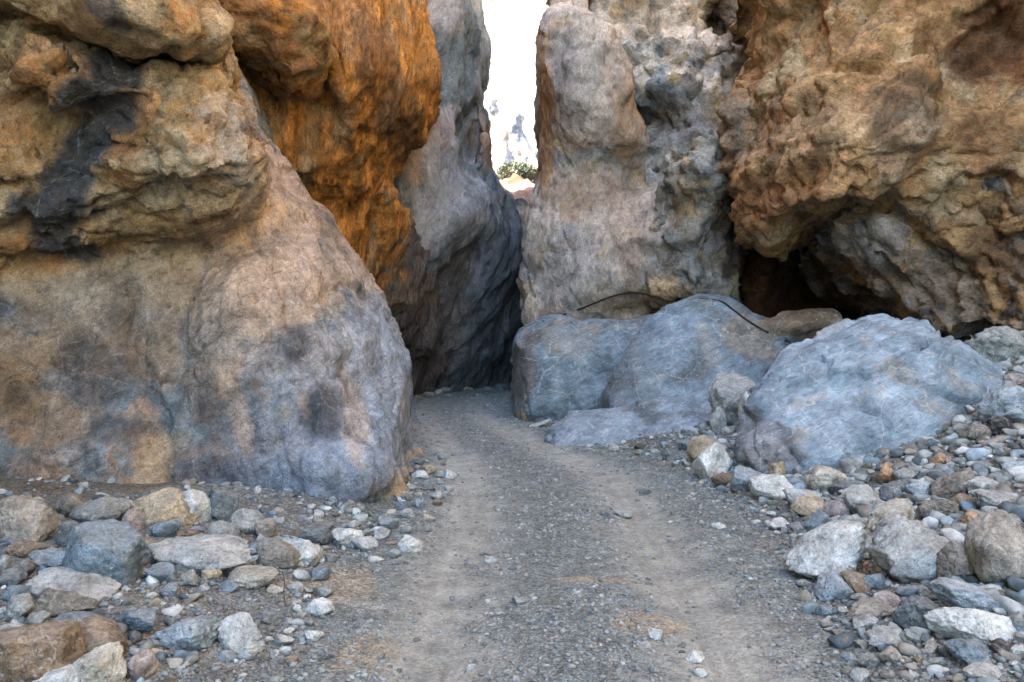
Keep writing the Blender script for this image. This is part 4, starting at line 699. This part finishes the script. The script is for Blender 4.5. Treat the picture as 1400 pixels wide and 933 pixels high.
# px, py, w, h, tilt, colour, roundness, label (None = described by its neighbours)
ST = [
 (143, 760, 110, 98, -28, 'blue', 1.2, 'large smooth egg-shaped blue boulder in the rubble under the front left wall'),
 (37, 710, 76, 70, 0, 'warm', .5, 'big brownish grey block with a white patch at the far left wall foot'),
 (221, 694, 102, 56, 0, 'tan', .8, 'broad tan sandy hump of stone against the front left wall'),
 (276, 758, 140, 50, 4, 'pale', .2, 'long flat pale stone with white wavy layers, beside the large blue boulder'),
 (49, 893, 110, 80, -8, 'brown', .6, 'massive brown boulder cut by the bottom left corner'),
 (133, 877, 88, 56, -14, 'brown', .7, 'rounded brown boulder beside the massive corner boulder'),
 (140, 912, 66, 60, 0, 'cream', .3, 'pointed cream stone wedged in front of the rounded brown boulder'),
 (81, 926, 72, 30, 0, 'pale', .7, 'low pale stone at the bottom edge before the massive brown boulder'),
 (192, 913, 36, 46, 0, 'pink', .4, 'upright pinkish stone beside the pointed cream stone'),
 (253, 869, 86, 48, 4, 'sky', .15, 'wedge-shaped stone with pale top and blue front, alone on the dirt'),
 (182, 849, 84, 36, 6, 'blue', .2, 'flat blue slab lying on the dirt above the wedge-shaped stone'),
 (328, 867, 74, 56, 0, 'pale', .2, 'rough pale stone half buried beside the road at lower left'),
 (104, 800, 112, 44, -14, 'pale', .5, 'long pale stone slanting under the large blue boulder'),
 (88, 825, 92, 40, -10, 'olive', .3, 'dark olive slab under the long slanting pale stone'),
 (136, 702, 80, 48, 0, 'grey', .6, 'plain grey rounded stone behind the large blue boulder'),
 (96, 692, 42, 34, 0, 'olive', .7, 'dark round stone tucked at the left wall foot'),
 (267, 692, 44, 50, 8, 'white', .3, 'white angular stone leaning on the tan hump'),
 (182, 711, 28, 34, 0, 'pink', .5, None), (227, 724, 42, 27, 0, 'blue', .6, 'small deep blue stone in front of the tan hump'), (258, 731, 30, 20, 0, 'brown', .1, None),
 (94, 731, 30, 40, 10, 'slate', .5, None), (304, 692, 50, 42, -20, 'slate', .3, 'dark slate stone at the wall foot right of the white angular stone'), (336, 713, 47, 38, 0, 'grey', .8, 'round grey cobble at the foot of the front left wall'), (307, 727, 42, 28, 0, 'grey', .6, None),
 (364, 724, 30, 30, 0, 'warm', .5, None), (380, 757, 62, 40, -8, 'warm', .8, 'smooth brownish cobble beside the bright white block'), (409, 755, 60, 42, -14, 'white', .2, 'bright white block at the end of the long layered stone'), (432, 732, 42, 26, 0, 'slate', .9, 'dark round cobble on the wall foot near the white stones'),
 (348, 790, 70, 32, 6, 'cream', .6, 'long cream stone on the dirt below the layered stone'), (221, 786, 40, 28, 0, 'blue', .4, 'small blue stone between the large blue boulder and the dirt'), (232, 807, 26, 23, 0, 'sky', .3, None), (67, 766, 58, 30, -6, 'blue', .6, 'blue-grey stone left of the large blue boulder'),
 (29, 831, 38, 36, 0, 'grey', .6, None), (28, 812, 40, 28, 0, 'blue', .4, None), (107, 854, 80, 28, -8, 'blue', .4, 'blue-grey slab behind the rounded brown boulder'), (315, 802, 26, 18, 0, 'blue', .7, None), (377, 805, 30, 13, 0, 'cream', .1, None), (442, 809, 30, 20, 0, 'grey', .5, None),
 (438, 832, 42, 26, 0, 'white', .5, 'white stone at the road edge nearest to the lower left dirt'), (403, 803, 26, 17, 0, 'pale', .4, None), (289, 786, 29, 16, 0, 'tan', .4, None), (260, 792, 20, 24, 0, 'grey', .2, None), (18, 789, 36, 24, 0, 'slate', .4, None), (33, 780, 32, 30, 0, 'olive', .4, None),
 (6, 770, 16, 24, 0, 'pale', .5, None), (16, 742, 34, 16, 0, 'slate', .4, None), (42, 752, 60, 22, 0, 'brown', .2, 'thin dark brown slab under the big brownish block'), (52, 847, 28, 22, 0, 'grey', .5, None), (20, 864, 44, 24, 0, 'pale', .6, None), (210, 893, 36, 14, 0, 'tan', .3, None), (367, 846, 34, 20, 0, 'grey', .2, None),
 (473, 737, 46, 27, 0, 'white', .3, 'white block by the corner of the front left wall'), (498, 744, 40, 21, 0, 'pale', .4, None), (562, 745, 36, 24, -8, 'white', .4, 'white stone sticking out to the left wheel rut'), (556, 702, 23, 14, 0, 'pale', .6, None), (550, 692, 16, 13, 0, 'blue', .6, None),
 (575, 650, 26, 14, 0, 'white', .4, None), (587, 642, 20, 14, 0, 'tan', .4, None), (600, 648, 16, 11, 0, 'grey', .3, None), (553, 657, 12, 12, 0, 'brown', .3, None), (585, 668, 22, 8, 0, 'slate', .2, None), (572, 632, 18, 8, 0, 'slate', .2, None), (530, 716, 30, 18, 0, 'sky', .4, None), (520, 730, 26, 16, 0, 'pale', .5, None),
 (672, 765, 20, 10, 0, 'white', .3, 'small white stone alone in the left wheel rut'), (711, 821, 22, 14, 0, 'grey', .3, 'grey stone alone on the gravel crown of the track'), (882, 673, 18, 10, 0, 'slate', .3, 'small dark stone alone on the right wheel rut'), (852, 703, 27, 12, -6, 'pale', .2, 'pale flat chip beside the right wheel rut'), (827, 702, 16, 8, 0, 'slate', .2, None),
 (645, 913, 15, 11, 0, 'pale', .3, None), (439, 786, 30, 22, 0, 'blue', .4, None), (412, 787, 28, 16, 0, 'white', .4, None), (897, 868, 20, 15, 0, 'white', .1, 'white cube-like stone on the track near the bottom'), (950, 899, 27, 17, 0, 'white', .2, 'white pointed stone on the track near the bottom edge'), (957, 921, 20, 12, 0, 'pale', .3, None), (881, 881, 24, 9, 0, 'pale', .2, None), (982, 719, 20, 9, 0, 'white', .2, None),
 (1131, 757, 110, 78, 24, 'white', .75, 'big smooth white boulder at the road edge'), (1247, 753, 104, 92, 10, 'pale', .35, 'big pitted grey-white boulder beside the smooth white one'), (1310, 768, 56, 66, 0, 'warm', .6, 'brownish boulder between the pitted boulder and the right edge'), (1368, 755, 92, 108, 0, 'warm', .4, 'large craggy brownish boulder cut by the right edge'),
 (1217, 716, 74, 58, 34, 'cream', .7, 'oblong cream-grey boulder behind the smooth white one'), (1178, 686, 52, 44, 0, 'pale', .8, 'round pale cobble behind the oblong cream-grey boulder'), (1215, 696, 70, 30, 18, 'sky', .5, 'blue slab under the oblong cream-grey boulder'), (1130, 656, 56, 38, 0, 'cream', .55, 'cream block at the foot of the huge pale blue boulder'),
 (1151, 668, 32, 22, 0, 'slate', .5, 'dark blue stone beside the cream block'), (1212, 647, 26, 30, 0, 'orange', .15, 'orange-brown block standing at the foot of the huge boulder'), (1096, 682, 52, 30, 0, 'pale', .5, None), (1107, 693, 52, 30, 0, 'tan', .7, 'tan round stone in front of the cream block'), (1145, 697, 32, 32, 0, 'pink', .8, 'pinkish egg-shaped cobble before the round pale cobble'), (1115, 713, 44, 35, 0, 'blue', .35, 'faceted blue slate block behind the smooth white boulder'),
 (1066, 717, 30, 17, 0, 'white', .2, None), (1088, 724, 24, 20, 0, 'grey', .4, None), (962, 614, 44, 40, 10, 'tan', .6, 'tan rounded stone at the slab foot'), (976, 631, 54, 52, 16, 'white', .5, 'tall whitish stone in front of the tan rounded one'), (987, 656, 30, 22, 0, 'brown', .4, None), (938, 609, 26, 17, 0, 'blue', .5, None), (1025, 632, 26, 22, 0, 'cream', .4, None), (1021, 656, 48, 38, 0, 'sky', .6, 'pale blue cobble at the left foot of the huge boulder'),
 (1056, 668, 58, 36, 8, 'white', .5, 'white blocky stone before the huge boulder'), (1064, 645, 26, 26, 20, 'tan', .2, None), (1304, 664, 56, 46, 35, 'warm', .3, 'tilted brownish block in the right rubble'), (1223, 672, 44, 25, 16, 'slate', .3, None), (1257, 671, 33, 26, 0, 'sky', .4, None), (1343, 665, 46, 26, 0, 'pale', .4, 'pale stone beside the tilted brownish block'), (1318, 688, 42, 26, 0, 'brown', .3, None), (1365, 685, 68, 26, -6, 'pale', .4, 'long pale stone at the right edge of the rubble'),
 (1339, 715, 46, 26, -10, 'orange', .15, 'reddish brown flat block in the right rubble'), (1280, 697, 54, 34, 0, 'olive', .4, 'dark brownish block behind the pitted boulder'), (1314, 724, 40, 18, 0, 'grey', .4, None), (1141, 804, 52, 40, 0, 'sky', .8, 'smooth blue-grey cobble below the smooth white boulder'), (1170, 797, 42, 32, -20, 'brown', .5, 'brown stone wedged below the smooth white boulder'), (1198, 797, 33, 26, 0, 'sky', .5, None),
 (1243, 812, 36, 24, 0, 'blue', .7, 'small deep blue cobble below the pitted boulder'), (1264, 814, 18, 24, 0, 'grey', .3, None), (1327, 821, 104, 46, -10, 'sky', .5, 'broad pale blue slab below the brownish boulders'), (1333, 857, 124, 54, -4, 'white', .55, 'long white boulder in the lower right corner'), (1263, 842, 70, 50, -12, 'slate', .2, 'slate-grey angular block beside the long white boulder'), (1213, 821, 37, 25, -20, 'pink', .5, None), (1188, 836, 68, 30, 8, 'warm', .4, 'brownish flat stone half buried near the road edge'),
 (1131, 836, 30, 17, 0, 'blue', .7, None), (1182, 852, 31, 23, 0, 'white', .3, None), (1217, 875, 60, 34, 0, 'pale', .3, 'pale angular stone left of the slate-grey block'), (1247, 870, 31, 26, 0, 'grey', .2, None), (1160, 901, 19, 19, 0, 'sky', .4, None), (1186, 903, 30, 21, 0, 'grey', .5, None), (1215, 896, 29, 24, 0, 'warm', .4, None), (1335, 896, 78, 36, -8, 'blue', .6, 'blue-sided grey stone under the long white boulder'), (1371, 887, 30, 26, 0, 'dark', .4, None),
 (1341, 920, 50, 22, 0, 'pale', .5, None), (1392, 852, 26, 33, 0, 'grey', .4, None), (1272, 885, 22, 25, 0, 'cream', .2, None), (1289, 891, 18, 18, 0, 'slate', .3, None), (1286, 629, 26, 20, 0, 'orange', .3, None), (1237, 651, 34, 21, 0, 'grey', .3, None), (1337, 592, 31, 25, 0, 'warm', .8, 'round brownish cobble at the right end of the huge boulder'), (1369, 581, 46, 28, 0, 'dark', .4, 'nearly black stone under the pale block at the right edge'),
 (1390, 555, 84, 62, 10, 'sky', .4, 'pale blue-grey block cut by the right edge above the rubble'), (1367, 475, 84, 60, -4, 'grey', .35, 'grey angular boulder on the ledge under the right cliff'), (1388, 520, 30, 19, 0, 'pink', .4, None), (1005, 532, 72, 48, 6, 'pale', .45, 'whitish stone lodged between the domed and the huge boulder'), (1025, 549, 28, 30, 0, 'white', .5, 'small white stone lodged beside the huge boulder'), (982, 562, 22, 13, 0, 'pale', .4, None),
 (1335, 555, 30, 17, 0, 'slate', .4, None), (1312, 466, 44, 32, 0, 'warm', .4, 'brownish stone at the cave mouth'), (1339, 500, 22, 14, 0, 'grey', .4, None), (1350, 640, 36, 20, 0, 'slate', .3, None), (1388, 640, 30, 22, 0, 'sky', .4, None), (1380, 715, 40, 24, 0, 'grey', .4, None),
 (586, 540, 20, 9, 0, 'warm', .6, None), (600, 537, 12, 10, 0, 'grey', .6, None), (610, 533, 18, 8, 0, 'warm', .6, None), (638, 532, 21, 8, 0, 'tan', .7, 'tan stone lying at the foot of the dark bend wall'), (667, 531, 12, 6, 0, 'grey', .6, None), (685, 528, 18, 7, 0, 'blue', .6, None), (611, 541, 13, 5, 0, 'pale', .4, None), (572, 544, 11, 8, 0, 'brown', .4, None), (709, 568, 9, 7, 0, 'cream', .6, None),
 (735, 580, 38, 9, 22, 'white', .4, 'long white stone leaning at the foot of the square-shouldered boulder'),
]
objs = []
for i, (px, py, w, h, rot, colour, rnd, label) in enumerate(ST):
    o = place_stone(px, py, w, h, rot, colour, rnd, 1000 + i * 7, depth={(1005, 532): 10.4, (1025, 549): 9.9, (982, 562): 10.2}.get((px, py))); objs.append(o)
    tag(o, None, 'stone')
    if label: o['label'] = label
SIZEW = lambda w: 'tiny' if w < 15 else 'small' if w < 27 else 'fist-sized' if w < 38 else 'middling'
SHAPE = lambda w, h, r: ('flat ' if w / h > 2 else 'upright ' if h > w else '') + ('rounded' if r >= .6 else 'angular' if r <= .25 else 'blocky')
ANCH = {'large smooth egg-shaped': 'the large blue boulder', 'big brownish grey block': 'the big brownish block', 'broad tan sandy': 'the tan hump', 'long flat pale stone with': 'the white layered stone', 'massive brown': 'the massive brown boulder', 'wedge-shaped stone': 'the blue wedge stone', 'dark olive slab': 'the dark olive slab', 'round grey cobble at': 'the round grey wall-foot cobble', 'bright white block': 'the bright white block', 'white stone at the road edge': 'the white road-edge stone',
        'white block by the corner': 'the wall-corner white block', 'big smooth white': 'the smooth white boulder', 'big pitted': 'the pitted boulder', 'cream block': 'the cream block', 'white blocky': 'the white blocky stone', 'tall whitish': 'the tall whitish stone', 'tilted brownish': 'the tilted brownish block', 'reddish brown': 'the reddish flat block', 'long white boulder': 'the long white corner boulder', 'slate-grey angular': 'the slate-grey block', 'pale blue-grey block cut': 'the pale edge block', 'grey angular boulder on': 'the ledge boulder', 'white cube': 'the white cube-like stone', 'tan stone lying': 'the tan bend-wall stone', 'orange-brown block': 'the orange-brown block', 'whitish stone lodged': 'the lodged whitish stone', 'white stone sticking': 'the white stone at the left rut', 'long white stone leaning': 'the long leaning white stone'}
anchors = []
for (px, py, w, h, rot, colour, rnd, label) in ST:
    if label:
        for k, v in ANCH.items():
            if label.startswith(k): anchors.append((px, py, w, h, v))
used = {s[7] for s in ST if s[7]}
for o, (px, py, w, h, rot, colour, rnd, label) in zip(objs, ST):
    if label: continue
    SW = SIZEW(w); best = sorted(anchors, key=lambda a: math.hypot((a[0] - px), (a[1] - py) * 1.4) - 0.3 * a[2])
    for a in best:
        dx, dy = px - a[0], py - a[1]
        rel = ('behind' if dy < 0 else 'in front of') if abs(dy) * 1.8 > abs(dx) else ('left of' if dx < 0 else 'right of')
        l = f'{SIZEW(w)} {WORD[colour]} {SHAPE(w, h, rnd)} stone {rel} {a[4]}'
        if l not in used: break
    used.add(l); o['label'] = l
# lesser stones: too alike to tell apart, so they share their zone's words
shapes = []
for k in range(14):
    V, F = rock_shape(500 + k, 3, (0.15, .4, .7)[k % 3]); q = make_obj('stone', V, F, M_stone, link=False); shapes.append(q.data); bpy.data.objects.remove(q)
ZONES = [((5, 455, 735, 905), 52, 'lesser stone in the rubble below the front left wall, among the bigger ones', 'lesser stones under the left wall', lambda x, y: x < 560 - (y - 700) * 0.75 and not (150 < x < 400 and 805 < y < 850)),
         ((470, 620, 615, 770), 22, 'lesser stone along the wall corner beside the left wheel rut', 'lesser stones by the wall corner', lambda x, y: abs(x - (612 - (y - 615) * 0.55)) < 34),
         ((1040, 1395, 600, 925), 62, 'lesser stone in the rubble below the huge pale blue boulder, among the bigger ones', 'lesser stones in the right rubble', lambda x, y: x > 1010 + (y - 640) * 0.55 and (y > 650 or x > 1300)),
         ((800, 1010, 598, 640), 16, 'lesser flat stone strewn before the low slab foot', 'lesser stones before the slab', lambda x, y: y > 600 + (x - 800) * 0.06 and y < 612 + (x - 800) * 0.16)]
rng = random.Random(3); taken = [(s[0], s[1], s[2], s[3]) for s in ST]
for (x0, x1, y0, y1), n, label, group, ok in ZONES:
    made = 0; tries = 0
    while made < n and tries < 6000:
        tries += 1; x, y = rng.uniform(x0, x1), rng.uniform(y0, y1)
        if not ok(x, y): continue
        w = rng.uniform(11, 26) * (0.55 + (y - 560) / 600); h = w * rng.uniform(0.45, 0.85)
        if any(abs(x - a) < (c + w) * 0.42 and abs(y - b) < (d_ + h) * 0.42 for a, b, c, d_ in taken): continue
        kc = rng.choice(['pale', 'grey', 'grey', 'sky', 'blue', 'slate', 'white', 'warm', 'pale', 'brown', 'cream', 'olive'])
        o = place_stone(x, y, w, h, 0, kc, 0.4, int(rng.random() * 1e6), rng.choice(shapes)); lab = label
        for a in sorted(anchors, key=lambda a: math.hypot((a[0] - x), (a[1] - y) * 1.4) - 0.3 * a[2])[:3]:
            dx, dy = x - a[0], y - a[1]
            rel = ('behind' if dy < 0 else 'in front of') if abs(dy) * 1.8 > abs(dx) else ('left of' if dx < 0 else 'right of')
            l = f"lesser {WORD[kc]} {'flat ' if w / h > 1.8 else ''}stone {rel} {a[4]}"
            if l not in used: lab = l; used.add(l); break
        tag(o, lab, 'stone', group); taken.append((x, y, w, h)); made += 1
print('stones', len(objs), len(taken), round(time.time() - T0, 1))

# ------------------------------------------------------------------ uncountable small rubble and gravel
def scatter(name, pos, size, cols, sub, seed, label, flat=0.6):
    rng = np.random.default_rng(seed); n = len(pos); Vs, Fs, Cs = [], [], []; K = 10; base = []
    for k in range(K):
        V, F = rock_shape(900 + k + seed, sub, 0.0); base.append((V, F))
    kind = rng.integers(0, K, n); off = 0
    for k in range(K):
        idx = np.nonzero(kind == k)[0]; V, F = base[k]; a = rng.uniform(0, 6.28, len(idx)); b = rng.normal(0, 0.35, len(idx))
        sc = size[idx, None] * np.stack([rng.uniform(.75, 1.3, len(idx)), rng.uniform(.65, 1.0, len(idx)), rng.uniform(flat * .6, flat * 1.3, len(idx))], 1)
        p = V[None] * sc[:, None, :]
        p = np.stack([p[..., 0], p[..., 1] * np.cos(b)[:, None] - p[..., 2] * np.sin(b)[:, None], p[..., 1] * np.sin(b)[:, None] + p[..., 2] * np.cos(b)[:, None]], -1)
        p = np.stack([p[..., 0] * np.cos(a)[:, None] - p[..., 1] * np.sin(a)[:, None], p[..., 0] * np.sin(a)[:, None] + p[..., 1] * np.cos(a)[:, None], p[..., 2]], -1) + pos[idx][:, None, :]
        m = len(idx); Vs.append(p.reshape(-1, 3)); Fs.append((F[None] + (off + np.arange(m) * len(V))[:, None, None]).reshape(-1, 3)); off += m * len(V)
        Cs.append(np.repeat(cols[idx], len(V), 0))
    o = make_obj(name, np.concatenate(Vs), np.concatenate(Fs), M_gravel, smooth=False, col=np.concatenate(Cs)); tag(o, label, kind='stuff'); return o
PALV = np.array([SC[k] for k in ('pale', 'grey', 'grey', 'slate', 'blue', 'sky', 'warm', 'white', 'olive', 'pale', 'grey', 'slate', 'warm', 'pale')]) * np.array((.92, 1.0, 1.07))
rng = np.random.default_rng(12)
n = 24000; x = rng.uniform(-4.8, 7.0, n); y = rng.uniform(3.0, 13.0, n)
l = smooth_interp(y, RY, RL) - x; r = x - smooth_interp(y, RY, RR); q = np.stack([x, y, 0 * x], 1); nz = fbm(q * 0.9, 3, 61)
dens = np.where(l > 0, sstep(-0.02, 0.25, l) * np.where(l < 0.7, .8, .45) * sstep(-0.22, 0.10, nz), 0) + np.where(r > 0, sstep(-0.05, 0.5, r), 0)
dens = np.where((y > 9.5), dens * 0.5, dens); keep = rng.uniform(0, 1, n) < dens; x, y = x[keep], y[keep]
size = (0.012 + 0.040 * rng.uniform(0, 1, len(x)) ** 1.8) * np.where(x > 2.4, 1.6, 1); z = ground_h(x, y) + size * 0.25
scatter('rubble', np.stack([x, y, z], 1), size, PALV[rng.integers(0, len(PALV), len(x))] * rng.uniform(.8, 1.15, (len(x), 1)), 2, 5, 'small broken rubble filling the banks on both sides of the track', 0.7)
n = 110000; y = 2.9 + 17 * rng.uniform(0, 1, n) ** 1.9; x = rng.uniform(-2.6, 3.2, n)
tl = x - smooth_interp(y, RY, TL); tr = x - smooth_interp(y, RY, TR); on = np.clip(np.exp(-(tl / .26) ** 2) + np.exp(-(tr / .28) ** 2), 0, 1)
q = np.stack([x, y, 0 * x], 1); dens = (1 - 0.93 * on) * sstep(-0.38, 0.22, fbm(q * 1.3, 4, 71)) ; keep = rng.uniform(0, 1, n) < dens; x, y = x[keep], y[keep]
size = (0.0035 + 0.016 * rng.uniform(0, 1, len(x)) ** 4.2) * (0.8 + y * 0.06); z = ground_h(x, y) + size * 0.2
scatter('gravel', np.stack([x, y, z], 1), size, (0.5 * PALV[rng.integers(0, len(PALV), len(x))] + 0.5 * np.array((.33, .36, .34))) * rng.uniform(.75, 1.1, (len(x), 1)), 1, 6, 'loose grey gravel strewn over the track between the wheel ruts', 0.6)
print('gravel', len(x), round(time.time() - T0, 1))

# ------------------------------------------------------------------ black hose over the boulders, dry litter, dead stem
def tube(name, pts, r, mat, n=7):
    P_ = spline_open(np.array(pts), 6); V, F = [], []
    for i, p in enumerate(P_):
        t = P_[min(i + 1, len(P_) - 1)] - P_[max(i - 1, 0)]; t /= np.linalg.norm(t); u = np.cross(t, (0, 0, 1.0)); u /= np.linalg.norm(u) + 1e-9; v = np.cross(u, t)
        rr = r if np.isscalar(r) else r[0] + (r[1] - r[0]) * i / (len(P_) - 1)
        for j in range(n): V.append(p + rr * (math.cos(6.2832 * j / n) * u + math.sin(6.2832 * j / n) * v))
    for i in range(len(P_) - 1):
        for j in range(n): F.append((i * n + j, i * n + (j + 1) % n, (i + 1) * n + (j + 1) % n, (i + 1) * n + j))
    return make_obj(name, V, F, mat)
def spline_open(p, n):
    p = np.vstack([2 * p[0] - p[1], p, 2 * p[-1] - p[-2]]); out = []
    for i in range(1, len(p) - 2):
        p0, p1, p2, p3 = p[i - 1:i + 3]
        for t in np.linspace(0, 1, n, endpoint=False): out.append(0.5 * (2 * p1 + (p2 - p0) * t + (2 * p0 - 5 * p1 + 4 * p2 - p3) * t * t + (3 * p1 - p0 - 3 * p2 + p3) * t ** 3))
    out.append(p[-2]); return np.array(out)
bpy.context.view_layer.update(); dg = bpy.context.evaluated_depsgraph_get()
eye = Vector((0, 0, CAMZ))
def surf(px, py, off=0.02, only=None):
    w = Vector(P(px, py, 1)) - eye; w.normalize()
    ok, loc, nrm, _, ob, _ = S.ray_cast(dg, eye, w)
    return np.array(loc - w * off) if ok else P(px, py, 14)
hp = [surf(x, y, 0.025) for x, y in ((742, 440), (772, 430), (800, 420), (835, 406), (866, 400), (895, 406), (925, 411))]
hp += [P(955, 409, 13.4)] + [surf(x, y, 0.02) for x, y in ((985, 412), (1003, 424), (1020, 437), (1045, 452), (1075, 466))]
hp += [P(1100, 475, 10.9), P(1180, 480, 10.6), P(1270, 472, 10.3)] + [surf(x, y, 0.03) for x, y in ((1316, 462), (1332, 458))]
tag(tube('water_hose', hp, 0.016, M_hose), 'thin black hose running along the rock foot and over the domed boulder', 'hose')
rng = np.random.default_rng(4); Vs, Fs, cs = [], [], []; d = ray_ground(1190, 790); c0 = P(1188, 782, d)
for i in range(46):
    p = np.array([c0[0] + rng.normal(0, 0.06), d + rng.normal(0, 0.06), 0]); p[2] = ground_at(p[0], p[1]) + rng.uniform(0.01, 0.09)
    a = rng.normal(size=3); a[2] *= .4; a /= np.linalg.norm(a); b = np.cross(a, rng.normal(size=3)); b /= np.linalg.norm(b); l = rng.uniform(.02, .05); k = len(Vs); up = np.cross(a, b) * l * .2
    Vs += [p, p + a * l * .5 + b * l * .3 + up, p + a * l, p + a * l * .5 - b * l * .3 + up]; Fs.append((k, k + 1, k + 2, k + 3)); cs += [np.array((.32, .2, .11)) * rng.uniform(.6, 1.5)] * 4
tag(make_obj('dry_leaves', Vs, Fs, M_leaf, smooth=False, col=np.array(cs)), 'pinch of dry brown leaves between the white and the pitted boulder', kind='stuff')
d = ray_ground(390, 830); b0 = P(390, 832, d); b0[2] = ground_at(b0[0], d)
tag(tube('dead_stem', [b0, P(388, 810, d), P(389, 795, d), P(386, 782, d - .05)], (0.004, 0.002), M_twig, 5), 'thin dead stem standing in the dirt beside the cream stone', 'stem')
print('done', time.time() - T0)
